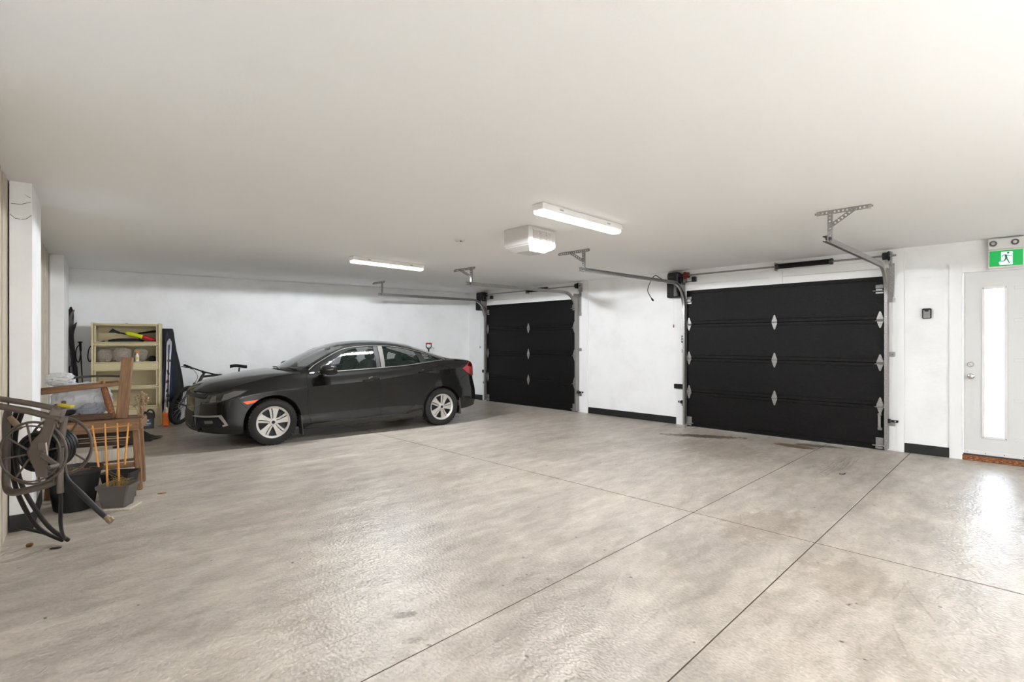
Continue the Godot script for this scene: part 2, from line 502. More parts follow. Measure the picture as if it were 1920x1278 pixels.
func build_room() -> void:
	var imgs := floor_image()
	var fm := StandardMaterial3D.new()
	fm.albedo_texture = ImageTexture.create_from_image(imgs[0])
	fm.roughness = 0.36
	fm.metallic_specular = 0.32
	fm.normal_enabled = true
	fm.normal_texture = normal_tex(imgs[1], 4.0)
	fm.normal_scale = 0.34
	mats["concrete"] = fm
	var fl := struct("floor", G)
	part("joint_filler", boxm(Vector3(6.3, -0.0625, 4.7), Vector3(19.0, 0.12, 14.0)), mats["joint"], fl)
	var ss := [-3.0, 3.0, 7.1, 8.0, 15.6]
	var nn := [-0.3, 4.12, 11.4]
	for i in 4:
		for j in 2:
			part("slab", slab_mesh(ss[i], ss[i + 1], nn[j], nn[j + 1], i), fm, fl)
	solid("ceiling", boxm(Vector3(6.3, CEIL + 0.1, 4.7), Vector3(19.0, 0.2, 14.0)), mats["ceiling"], G)
	# wall with the garage doors
	var wg := struct("wall_right", G)
	var w: Material = mats["wall"]
	wall_box(wg, -1.0, 0.05, 0, CEIL, -0.2, 0, w)
	wall_box(wg, 0.05, 2.63, 2.2, CEIL, -0.2, 0, w, "header")
	wall_box(wg, 2.63, 5.07, 0, CEIL, -0.2, 0, w)
	wall_box(wg, 5.07, 7.69, 2.2, CEIL, -0.2, 0, w, "header")
	wall_box(wg, 7.69, 8.485, 0, CEIL, -0.2, 0, w)
	wall_box(wg, 8.485, 9.425, 2.25, CEIL, -0.2, 0, w, "header")
	wall_box(wg, 9.425, 15.8, 0, CEIL, -0.2, 0, w)
	var wb := struct("wall_back", BW)
	wall_box(wb, -0.6, 7.75, 0, CEIL, -0.2, 0, w)
	# left wall: bare boards between white pillars
	var wl := struct("wall_left", LW)
	wall_box(wl, -8.6, 4.36, 0, CEIL, -0.25, -0.06, w)
	wall_box(wl, 4.36, 11.6, 0, CEIL, -0.25, -0.06, w)
	var r := RandomNumberGenerator.new(); r.seed = 5
	var x := 3.2
	while x < 9.42:      # boards
		var bw := 0.14 if fmod(x * 7.0, 2.0) < 1.3 else 0.045
		var m: Material = mats["raw_board"] if r.randf() < 0.6 else mats["raw_board_2"]
		wall_box(wl, x, x + bw - 0.006, 0, CEIL - 0.005, -0.06, r.randf_range(-0.012, 0.0), m, "board")
		x += bw
	wall_box(wl, -8.6, 3.2, 0, CEIL, -0.06, 0.0, w)
	wall_box(wl, 9.46, 11.4, 0, CEIL, -0.06, 0.0, w)
	var p1 := LW.affine_inverse() * Vector3(-3.635, 0, -3.87)
	var p2 := LW.affine_inverse() * Vector3(-4.125, 0, -4.48)
	var p3 := LW.affine_inverse() * Vector3(-6.205, 0, -7.10)
	var pil := struct("trim_1", LW)
	wall_box(pil, p1.x, p2.x, 0, CEIL, 0.001, 0.125, w, "pillar")
	wall_box(pil, p1.x - 0.008, p2.x + 0.008, 0.001, 0.125, 0.001, 0.133, mats["baseboard"], "pillar_base")
	var pil2 := struct("trim_2", LW)
	wall_box(pil2, p3.x, p3.x + 1.9, 0, CEIL, 0.001, 0.15, w, "pillar")
	# the far end of the room, behind the camera
	# wispy strands at the top of the near pillar
	var cob := thing("cobweb", "thin dusty cobweb strands at the top of the near pillar", "cobweb", LW)
	for q in [[5.30, 2.585, 0.01, 5.295, 2.50, 0.115], [5.292, 2.44, 0.005, 5.292, 2.47, 0.12], [5.29, 2.36, 0.0, 5.29, 2.33, 0.06], [5.29, 2.33, 0.06, 5.29, 2.37, 0.122]]:
		var web := MB.new()
		web.tube([Vector3(q[0], q[1], q[2] + 0.006), Vector3((q[0] + q[3]) / 2, (q[1] + q[4]) / 2 - 0.012, (q[2] + q[5]) / 2 + 0.003), Vector3(q[3], q[4], q[5])], 0.0016, 4)
		part("strand", web, mat("cobweb", Color(0.36, 0.34, 0.32), 0.9), cob)
	var we := struct("wall_front", G)
	wall_box(we, 15.5, 15.7, 0, CEIL, -0.2, 12.0, w)
	# black baseboards on the garage-door wall
	for b in [[-0.69, -0.19, 1], [2.95, 4.81, 2], [7.94, 8.375, 3], [9.6, 15.5, 4]]:
		solid("baseboard_right_%d" % b[2], boxm(Vector3((b[0] + b[1]) / 2, 0.06, 0.006), Vector3(b[1] - b[0], 0.12, 0.012), 0.003), mats["baseboard"], G)

func slab_mesh(s0: float, s1: float, n0: float, n1: float, _i: int) -> ArrayMesh:
	var g := 0.0038
	var c := 0.002
	s0 += g; s1 -= g; n0 += g * 1.7; n1 -= g * 1.7
	var v := PackedVector3Array(); var nr := PackedVector3Array(); var uv := PackedVector2Array(); var ix := PackedInt32Array()
	var top := [Vector3(s0 + c, 0, n0 + c), Vector3(s1 - c, 0, n0 + c), Vector3(s1 - c, 0, n1 - c), Vector3(s0 + c, 0, n1 - c)]
	var rim := [Vector3(s0, -c, n0), Vector3(s1, -c, n0), Vector3(s1, -c, n1), Vector3(s0, -c, n1)]
	var low := [Vector3(s0, -0.06, n0), Vector3(s1, -0.06, n0), Vector3(s1, -0.06, n1), Vector3(s0, -0.06, n1)]
	var faces := [[top[0], top[1], top[2], top[3]]]
	for k in 4:
		var q := (k + 1) % 4
		faces.append([rim[k], rim[q], top[q], top[k]])
		faces.append([low[k], low[q], rim[q], rim[k]])
	for f in faces:
		var nn: Vector3 = -(f[1] - f[0]).cross(f[2] - f[0]).normalized()
		var mid: Vector3 = (f[0] + f[2]) * 0.5
		var out: Vector3 = mid - Vector3((s0 + s1) / 2, -0.05, (n0 + n1) / 2)
		var flip := nn.dot(out) < 0.0
		if flip: nn = -nn
		var b := v.size()
		for p in f:
			v.append(p); nr.append(nn)
			uv.append(Vector2((p.x - FS0) / (FS1 - FS0), (p.z - FN0) / (FN1 - FN0)))
		for t in [[0, 1, 2], [0, 2, 3]]:
			var cr: Vector3 = (v[b + t[1]] - v[b + t[0]]).cross(v[b + t[2]] - v[b + t[0]])
			if cr.dot(nn) > 0.0: ix.append_array([b + t[0], b + t[2], b + t[1]])
			else: ix.append_array([b + t[0], b + t[1], b + t[2]])
	var arr := []; arr.resize(Mesh.ARRAY_MAX)
	arr[Mesh.ARRAY_VERTEX] = v; arr[Mesh.ARRAY_NORMAL] = nr; arr[Mesh.ARRAY_TEX_UV] = uv; arr[Mesh.ARRAY_INDEX] = ix
	# tangents for the normal map
	var st := SurfaceTool.new()
	var am := ArrayMesh.new()
	am.add_surface_from_arrays(Mesh.PRIMITIVE_TRIANGLES, arr)
	st.create_from(am, 0)
	st.generate_tangents()
	return st.commit()

# ------------------------------------------------------------------ lamps
func lamp_thing(label: String, s: float, n: float, deg := 0.0, power := 1.0) -> void:
	var t := thing("ceiling_lamp", label, "lamp", on(G, Vector3(s, CEIL, n), 90.0 + deg), "linear ceiling lamps")
	# housing: a shallow tray with sloped ends, long axis along local x
	var h := MB.new()
	h.box(Vector3(0, -0.028, 0), Vector3(1.22, 0.056, 0.135), Basis(), 0.006)
	part("housing", h, mats["white_metal"], t)
	var d := MB.new()
	var prof := PackedVector2Array([Vector2(-0.058, -0.056), Vector2(-0.052, -0.082), Vector2(-0.04, -0.09), Vector2(0.04, -0.09), Vector2(0.052, -0.082), Vector2(0.058, -0.056)])
	d.prism(prof, 1.19, Transform3D(Basis(Vector3(0, 0, 1), Vector3(0, 1, 0), Vector3(-1, 0, 0)), Vector3(0.595, 0, 0)))
	part("diffuser", d, mats["diffuser"], t, Transform3D(), 30.0)
	for e in [-0.36, 0.36]:
		part("clip", boxm(Vector3(e, -0.03, 0.069), Vector3(0.05, 0.012, 0.006), 0.002), mats["chrome"], t)
	for k in 12:      # the wrap-round lens throws its light wide
		var a := SpotLight3D.new()
		a.name = "glow"
		a.light_energy = power * LAMP_ENERGY / 12.0
		a.light_color = Color(0.96, 0.98, 1.0)
		a.light_size = 0.045
		a.spot_range = 30.0
		a.spot_attenuation = 2.0
		a.spot_angle = 89.5
		a.spot_angle_attenuation = 0.04
		a.shadow_enabled = true
		a.transform = Transform3D(Basis(Vector3.RIGHT, -PI / 2), Vector3(-0.5225 + 0.095 * k, -0.14, 0))
		t.add_child(a, true)

const LAMP_ENERGY := 2.6
const FLASH_ENERGY := 40.0

func build_lamps() -> void:
	lamp_thing("white linear ceiling lamp nearest, beside the boxy heater", 6.07, 4.30)
	lamp_thing("white linear ceiling lamp at the back, above the parked car", 2.35, 4.12, 1.5, 1.5)
	# added bounce flash on a stand out of view, put in to brighten the ceiling
	var f := thing("added_flash_stand", "added flash head on a black stand out of view, aimed at the ceiling", "flash", on(G, Vector3(13.6, 0, 6.5)))
	var st := MB.new()
	st.tube([Vector3(0, 0.10, 0), Vector3(0, 0.60, 0)], 0.014, 10)
	part("pole", st, mats["black_plastic"], f)
	for i in 3:
		var a := TAU * i / 3.0
		var lg := MB.new()
		lg.tube([Vector3(0, 0.30, 0), Vector3(cos(a) * 0.42, 0.012, sin(a) * 0.42)], 0.011, 8)
		part("leg", lg, mats["black_plastic"], f)
	var hd := MB.new()
	hd.lathe([Vector2(0.0, 0.58), Vector2(0.05, 0.58), Vector2(0.055, 0.75), Vector2(0.09, 0.82), Vector2(0.085, 0.82), Vector2(0.05, 0.77), Vector2(0.0, 0.77)], 24)
	part("head", hd, mats["black_plastic"], f)
	var tb := MB.new()
	tb.lathe([Vector2(0.0, 0.772), Vector2(0.048, 0.772), Vector2(0.045, 0.79), Vector2(0.0, 0.79)], 24)
	part("added_flash_lamp", tb, mats["diffuser"], f)
	var sl := SpotLight3D.new()
	sl.name = "added_flash_glow"
	sl.light_energy = FLASH_ENERGY
	sl.light_color = Color(0.96, 0.98, 1.0)
	sl.light_size = 0.06
	sl.spot_range = 30.0
	sl.spot_attenuation = 2.0
	sl.spot_angle = 80.0
	sl.spot_angle_attenuation = 0.6
	sl.shadow_enabled = true
	sl.transform = Transform3D(Basis(Vector3.RIGHT, PI / 2), Vector3(0, 0.86, 0))
	f.add_child(sl)

# ------------------------------------------------------------------ sectional garage doors and their hardware
func hinge_mesh() -> MB:
	var m := MB.new()
	for sg in [-1.0, 1.0]:
		var p := PackedVector2Array([Vector2(-0.04, 0.004 * sg), Vector2(0.04, 0.004 * sg), Vector2(0.036, 0.022 * sg), Vector2(0.007, 0.108 * sg), Vector2(-0.007, 0.108 * sg), Vector2(-0.036, 0.022 * sg)])
		m.prism(p, 0.006)
		m.lathe([Vector2(0, 0.011), Vector2(0.006, 0.010), Vector2(0.007, 0.0)], 8, Transform3D(Basis(Vector3.RIGHT, PI / 2), Vector3(0, 0.055 * sg, 0.0)))
	m.tube([Vector3(-0.038, 0, 0.008), Vector3(0.038, 0, 0.008)], 0.009, 8)
	return m

func roller_hinge(dir: float) -> MB:
	var m := hinge_mesh()
	m.tube([Vector3(-0.055 * dir, -0.016, 0.02), Vector3(0.075 * dir, -0.016, 0.02)], 0.006, 8)
	return m

func door_panel(w: float, h: float) -> MB:
	var m := MB.new()
	m.box(Vector3(w / 2, h / 2, 0.018), Vector3(w, h, 0.036), Basis(), 0.002)
	m.box(Vector3(w / 2, 0.024, 0.039), Vector3(w, 0.044, 0.008), Basis(), 0.003)
	m.box(Vector3(w / 2, h - 0.024, 0.039), Vector3(w, 0.044, 0.008), Basis(), 0.003)
	m.box(Vector3(w / 2, h / 2, 0.039), Vector3(w, h - 0.108, 0.008), Basis(), 0.003)
	return m

func track_sweep(dir: float) -> MB:      # dir: towards the door leaf along local x
	var path := [Vector2(0.075, 0.02), Vector2(0.075, 1.0), Vector2(0.075, 2.0)]
	for i in range(1, 10):
		var a := PI / 2 * i / 9.0
		path.append(Vector2(0.075 + 0.37 * (1.0 - cos(a)), 2.0 + 0.37 * sin(a)))
	path.append(Vector2(1.6, 2.36)); path.append(Vector2(2.9, 2.345))
	var prof := [Vector2(-0.026, 0.0), Vector2(0.026, 0.0), Vector2(0.026, 0.034), Vector2(0.016, 0.034), Vector2(0.016, 0.031), Vector2(0.023, 0.031), Vector2(0.023, 0.003), Vector2(-0.023, 0.003), Vector2(-0.023, 0.031), Vector2(-0.016, 0.031), Vector2(-0.016, 0.034), Vector2(-0.026, 0.034)]
	var m := MB.new()
	var rows := []
	for i in path.size():
		var t: Vector2 = (path[mini(i + 1, path.size() - 1)] - path[maxi(i - 1, 0)]).normalized()
		var nr := Vector2(-t.y, t.x)
		var row := []
		for q in prof:
			var p: Vector2 = path[i] + nr * q.x
			row.append(Vector3(q.y * dir, p.y, p.x))
		rows.append(row)
	m.grid(rows, false, true)
	m.fix(0)
	return m

func perforated(m: MB, a: Vector3, b: Vector3, face: Vector3) -> void:     # a punched strip from a to b, seen along face
	var d := (b - a); var l := d.length(); d /= l
	var w := face.cross(d).normalized()
	var bs := Basis(d, w, face)
	for sg in [-1.0, 1.0]:
		m.box((a + b) * 0.5 + w * 0.0135 * sg, Vector3(l, 0.010, 0.003), bs)
	var k := int(l / 0.032)
	for i in k + 1:
		m.box(a + d * (l * i / k), Vector3(0.018 if i > 0 and i < k else 0.03, 0.018, 0.003), bs)
	m.box((a + b) * 0.5 + w * 0.0185 - face * 0.012, Vector3(l, 0.003, 0.024), bs)

func door_track(label: String, s: float, dir: float, bar0: float, bar1: float, brace: float) -> void:
	var t := thing("garage_door_track", label, "track", on(G, Vector3(s, 0, 0.012)), "galvanised tracks of the garage doors")
	var g: Material = mats["galvanised"]
	part("rail", track_sweep(dir), g, t)
	var w := MB.new()
	w.box(Vector3(-0.002 * dir, 1.1, 0.02), Vector3(0.004, 2.15, 0.075))
	w.box(Vector3(-0.03 * dir, 2.2, 0.002), Vector3(0.06, 0.45, 0.004))
	part("wall_angle", w, g, t)
	for y in [0.35, 1.25, 1.95]:
		part("bracket", boxm(Vector3(-0.035 * dir, y, 0.006), Vector3(0.065, 0.06, 0.006), 0.001), g, t)
	var flag := MB.new()
	flag.prism(PackedVector2Array([Vector2(0, 1.9), Vector2(0.09, 1.95), Vector2(0.2, 2.3), Vector2(0.16, 2.36), Vector2(0, 2.36)]), 0.003, Transform3D(Basis(Vector3(0, 0, 1), Vector3(0, 1, 0), Vector3(-1, 0, 0)), Vector3(-0.003 * dir, 0, 0.0)))
	part("flag_bracket", flag, g, t)
	var h := MB.new()
	perforated(h, Vector3(0.006, CEIL - 0.02, 2.83), Vector3(0.006, 2.33, 2.83), Vector3(0, 0, 1))
	part("hanger", h, g, t)
	var c := MB.new()
	perforated(c, Vector3(bar0, CEIL - 0.02, 2.832), Vector3(bar1, CEIL - 0.02, 2.832), Vector3(0, 0, 1))
	part("ceiling_bar", c, g, t)
	if brace != 0.0:
		var b := MB.new()
		perforated(b, Vector3(0.01, CEIL - 0.15, 2.836), Vector3(brace, CEIL - 0.02, 2.836), Vector3(0, 0, 1))
		part("brace", b, g, t)
	part("bolt", boxm(Vector3(0, 2.35, 2.84), Vector3(0.05, 0.02, 0.02), 0.004), mats["zinc_dark"], t)

func garage_door(n: int, s0: float, s1: float) -> void:
	var d := struct("door_%d" % n, on(G, Vector3(s0, 0, 0.008)))
	var w := s1 - s0
	var ph := 0.5625
	var pm := door_panel(w, ph).mesh()
	for i in 4:
		part("panel", pm, mats["door_black"], d, Transform3D(Basis(), Vector3(0, 0.012 + i * ph, 0)))
	part("bottom_seal", boxm(Vector3(w / 2, 0.008, 0.02), Vector3(w, 0.014, 0.05), 0.004), mats["black_rubber"], d)
	var hm := hinge_mesh().mesh()
	var hl := roller_hinge(-1.0).mesh()
	var hr := roller_hinge(1.0).mesh()
	for i in 3:
		var y := 0.012 + (i + 1) * ph
		part("hinge", hl, mats["galvanised"], d, Transform3D(Basis(), Vector3(0.045, y, 0.043)))
		part("hinge", hm, mats["galvanised"], d, Transform3D(Basis(), Vector3(w * 0.508, y, 0.043)))
		part("hinge", hr, mats["galvanised"], d, Transform3D(Basis(), Vector3(w - 0.045, y, 0.043)))
	for sg in [0, 1]:
		var x := 0.05 if sg == 0 else w - 0.05
		var e := -1.0 if sg == 0 else 1.0
		var b := MB.new()
		b.box(Vector3(x, 0.085, 0.046), Vector3(0.085, 0.15, 0.006), Basis(), 0.002)
		b.box(Vector3(x, 0.03, 0.06), Vector3(0.085, 0.03, 0.035), Basis(), 0.006)
		b.tube([Vector3(x - 0.075 * e, 0.055, 0.062), Vector3(x + 0.07 * e, 0.055, 0.062)], 0.007, 8)
		part("bottom_bracket", b, mats["galvanised"], d)
		var t := MB.new()
		t.box(Vector3(x, 2.13, 0.05), Vector3(0.085, 0.05, 0.014), euler(-12, 0, 0), 0.002)
		t.box(Vector3(x, 2.085, 0.055), Vector3(0.075, 0.03, 0.03), Basis(), 0.004)
		t.box(Vector3(x, 2.05, 0.048), Vector3(0.085, 0.022, 0.008), Basis(), 0.002)
		t.tube([Vector3(x - 0.07 * e, 2.075, 0.07), Vector3(x + 0.07 * e, 2.075, 0.07)], 0.006, 8)
		part("top_bracket", t, mats["galvanised"], d)
	if n == 2:
		var h := MB.new()
		h.box(Vector3(w - 0.048, 0.46, 0.05), Vector3(0.045, 0.03, 0.016), Basis(), 0.003)
		h.box(Vector3(w - 0.048, 0.37, 0.075), Vector3(0.034, 0.17, 0.014), Basis(), 0.005)
		h.box(Vector3(w - 0.045, 0.275, 0.05), Vector3(0.05, 0.035, 0.03), Basis(), 0.004)
		part("lift_handle", h, mats["galvanised"], d)

func shaft(label: String, s0: float, s1: float, sp0: float, sp1: float) -> void:
	var t := thing("torsion_bar", label, "torsion bar", on(G, Vector3(0, 2.512, 0.12)), "torsion bars above the garage doors")
	var m := MB.new()
	m.tube([Vector3(s0, 0, 0), Vector3(s1, 0, 0)], 0.0127, 10)
	part("bar", m, mats["galvanised"], t)
	var sp := MB.new()
	var pr := [Vector2(0.0, sp0)]
	var k := 70
	for i in k:
		var a := lerpf(sp0, sp1, float(i) / k); var b := lerpf(sp0, sp1, (i + 0.5) / k)
		pr.append(Vector2(0.034, a)); pr.append(Vector2(0.039, (a + b) / 2)); pr.append(Vector2(0.034, b))
	pr.append(Vector2(0.0, sp1))
	sp.lathe(pr, 16, Transform3D(Basis(Vector3(0, 0, 1), -PI / 2), Vector3.ZERO))
	part("spring", sp, mats["black_plastic"], t)
	for e in [sp0, sp1]:
		var c := MB.new()
		c.lathe([Vector2(0, -0.02), Vector2(0.04, -0.02), Vector2(0.045, 0.0), Vector2(0.04, 0.02), Vector2(0.0, 0.02)], 16, Transform3D(Basis(Vector3(0, 0, 1), -PI / 2), Vector3(e, 0, 0)))
		part("winding_cone", c, mats["zinc_dark"], t)
	var cb := MB.new()
	cb.box(Vector3(sp0 - 0.03, 0, -0.035), Vector3(0.005, 0.12, 0.13))
	cb.box(Vector3(sp0 - 0.03, 0, -0.105), Vector3(0.06, 0.14, 0.005))
	part("centre_bracket", cb, mats["galvanised"], t)
	for e in [s0 + 0.12, s1 - 0.1]:
		var dr := MB.new()
		dr.lathe([Vector2(0, -0.04), Vector2(0.048, -0.04), Vector2(0.048, 0.012), Vector2(0.062, 0.018), Vector2(0.062, 0.03), Vector2(0.0, 0.03)], 18, Transform3D(Basis(Vector3(0, 0, 1), -PI / 2 if e > s0 + 1.0 else PI / 2), Vector3(e, 0, 0)))
		part("cable_drum", dr, mats["red_paint"] if e < s0 + 1.0 and s0 > 3.0 else mats["black_plastic"], t)
		part("end_plate", boxm(Vector3(e + (0.045 if e > s0 + 1.0 else -0.045), -0.03, -0.04), Vector3(0.004, 0.17, 0.13)), mats["galvanised"], t)

func opener(label: String, s: float, cable: bool) -> void:
	var t := thing("door_opener", label, "door opener", on(G, Vector3(s, 2.15, 0.022)), "wall mounted door openers")
	var b := MB.new()
	b.box(Vector3(0, 0.215, 0.075), Vector3(0.20, 0.43, 0.15), Basis(), 0.022)
	part("body", b, mats["black_plastic"], t)
	var f := MB.new()
	f.box(Vector3(-0.035, 0.13, 0.152), Vector3(0.12, 0.25, 0.012), Basis(), 0.008)
	part("front_cover", f, mats["black_rubber"], t)
	part("badge", boxm(Vector3(-0.02, 0.35, 0.151), Vector3(0.10, 0.012, 0.004), 0.001), mats["zinc_dark"], t)
	var c := MB.new()
	c.tube([Vector3(0.09, 0.362, 0.098), Vector3(0.17, 0.362, 0.098)], 0.03, 12)
	c.box(Vector3(0.12, 0.30, 0.07), Vector3(0.06, 0.10, 0.07), Basis(), 0.01)
	part("coupling", c, mats["black_plastic"], t)
	var p := MB.new()
	var drop: float = -0.45 if cable else -0.85
	p.tube([Vector3(0.0, 0.01, 0.10), Vector3(0.0, drop, 0.10)], 0.0022, 6)
	part("pull_cord", p, mats["white_plastic"], t)
	var h := MB.new()
	h.tube([Vector3(0.0, drop, 0.10), Vector3(0.0, drop - 0.05, 0.10)], [0.006, 0.011], 8)
	part("pull_handle", h, mats["red_paint"], t)
	var k := thing("cable_monitor", "small black cable monitor box " + ("above the right garage door" if cable else "above the left garage door"), "sensor", on(G, Vector3(s + 0.33, 2.42, 0.022)), "cable monitors")
	part("case", boxm(Vector3(0, 0.025, 0.03), Vector3(0.07, 0.085, 0.055), 0.008), mats["black_plastic"], k)
	part("lever", boxm(Vector3(-0.09, -0.01, 0.04), Vector3(0.14, 0.012, 0.012), 0.002), mats["black_plastic"], k)

func build_garage_doors() -> void:
	garage_door(1, 0.0, 2.684)
	garage_door(2, 5.017, 7.736)
	# jambs and head boards
	var tr: Material = mats["trim"]
	var k := 3
	for q in [[-0.19, -0.002], [2.687, 2.943], [4.81, 5.012], [7.742, 7.936]]:
		var t := struct("trim_%d" % k, G); k += 1
		wall_box(t, q[0], q[1], 0.0, CEIL - 0.002, 0.001, 0.012, tr, "jamb_board")
	wall_box(get_node("trim_4"), 2.86, 2.943, 0.0, CEIL - 0.002, 0.012, 0.02, tr, "stop_board")
	wall_box(get_node("trim_6"), 7.86, 7.936, 0.0, CEIL - 0.002, 0.012, 0.02, tr, "stop_board")
	for q in [[0.0, 2.684], [5.015, 7.739]]:
		var t := struct("trim_%d" % k, G); k += 1
		var mid: float = (q[0] + q[1]) / 2 + 0.03
		for side in [[q[0], mid - 0.1], [mid + 0.1, q[1]]]:
			wall_box(t, side[0], side[1], 2.262, 2.365, 0.001, 0.03, tr, "head_board")
			wall_box(t, side[0], side[1], 2.37, 2.47, 0.001, 0.022, tr, "head_board")
			wall_box(t, side[0], side[1], 2.475, CEIL - 0.002, 0.001, 0.018, tr, "head_board")
		wall_box(t, mid - 0.098, mid + 0.098, 2.262, CEIL - 0.002, 0.001, 0.034, tr, "spring_board")
	door_track("galvanised track left of the far garage door, running over the car", -0.035, 1.0, -0.32, 0.12, 0.0)
	door_track("galvanised track right of the far garage door", 2.722, -1.0, -0.42, 0.1, -0.26)
	door_track("galvanised track left of the near garage door", 4.978, 1.0, -0.40, 0.1, -0.2)
	door_track("galvanised track right of the near garage door, beside the entry door", 7.778, -1.0, -0.1, 0.32, 0.2)
	shaft("torsion bar with black spring above the far garage door", -0.1, 2.86, 1.40, 1.95)
	shaft("torsion bar with black spring above the near garage door", 4.93, 7.87, 6.46, 7.15)
	opener("black opener box at the near garage door, red drum beside it", 4.82, true)
	opener("black opener box at the far garage door, above the car's tail", -0.16, false)
	# a loose lead hanging over the track
	var cord := thing("power_lead", "thin black lead hanging from the near door's track", "cable", on(G, Vector3(4.975, 0, 0)))
	var m := MB.new()
	m.tube(smooth([Vector3(0.0, 2.385, 0.74), Vector3(0.0, 2.42, 0.9), Vector3(-0.01, 2.44, 0.98), Vector3(-0.02, 2.38, 1.07), Vector3(-0.02, 2.28, 1.15), Vector3(-0.02, 2.19, 1.19), Vector3(-0.02, 2.12, 1.13), Vector3(-0.02, 2.08, 1.08)], 5), 0.006, 6)
	part("lead", m, mats["black_rubber"], cord)
	part("plug", boxm(Vector3(-0.02, 2.06, 1.05), Vector3(0.025, 0.025, 0.06), 0.006, euler(-30, 0, 0)), mats["black_plastic"], cord)
	# lock boxes and photo eyes beside the doors
	for q in [[4.876, 0.65, 0.175, 0.075, "black lock box low on the jamb left of the near garage door"], [-0.095, 0.70, 0.14, 0.07, "black lock box low on the jamb behind the car's tail"]]:
		var b := MB.new()
		b.box(Vector3(0, 0, 0.022), Vector3(q[2], q[3], 0.042), Basis(), 0.005)
		b.box(Vector3(q[2] * 0.4, 0, 0.04), Vector3(q[2] * 0.25, q[3] * 0.5, 0.02), Basis(), 0.004)
		single("door_lock", b, mats["black_matte"], q[4], "lock", on(G, Vector3(q[0], q[1], 0.013)), "door lock boxes")
	for q in [[4.905, 0.39, -1.0, "black photo eye on the jamb left of the near garage door"], [7.83, 0.385, 1.0, "black photo eye on the jamb right of the near garage door"], [-0.105, 0.43, -1.0, "black photo eye on the jamb behind the car's tail"], [2.79, 0.40, 1.0, "black photo eye on the jamb right of the far garage door"]]:
		var t := thing("photo_eye", q[3], "sensor", on(G, Vector3(q[0], q[1], 0.013)), "photo eyes of the garage doors")
		part("arm", boxm(Vector3(0, 0, 0.02), Vector3(0.10, 0.03, 0.02), 0.004), mats["black_plastic"], t)
		part("head", boxm(Vector3(-0.04 * q[2], 0.004, 0.055), Vector3(0.035, 0.055, 0.05), 0.008), mats["black_plastic"], t)
		part("wing_nut", boxm(Vector3(0.02 * q[2], 0, 0.035), Vector3(0.014, 0.014, 0.014), 0.003), mats["white_plastic"], t)

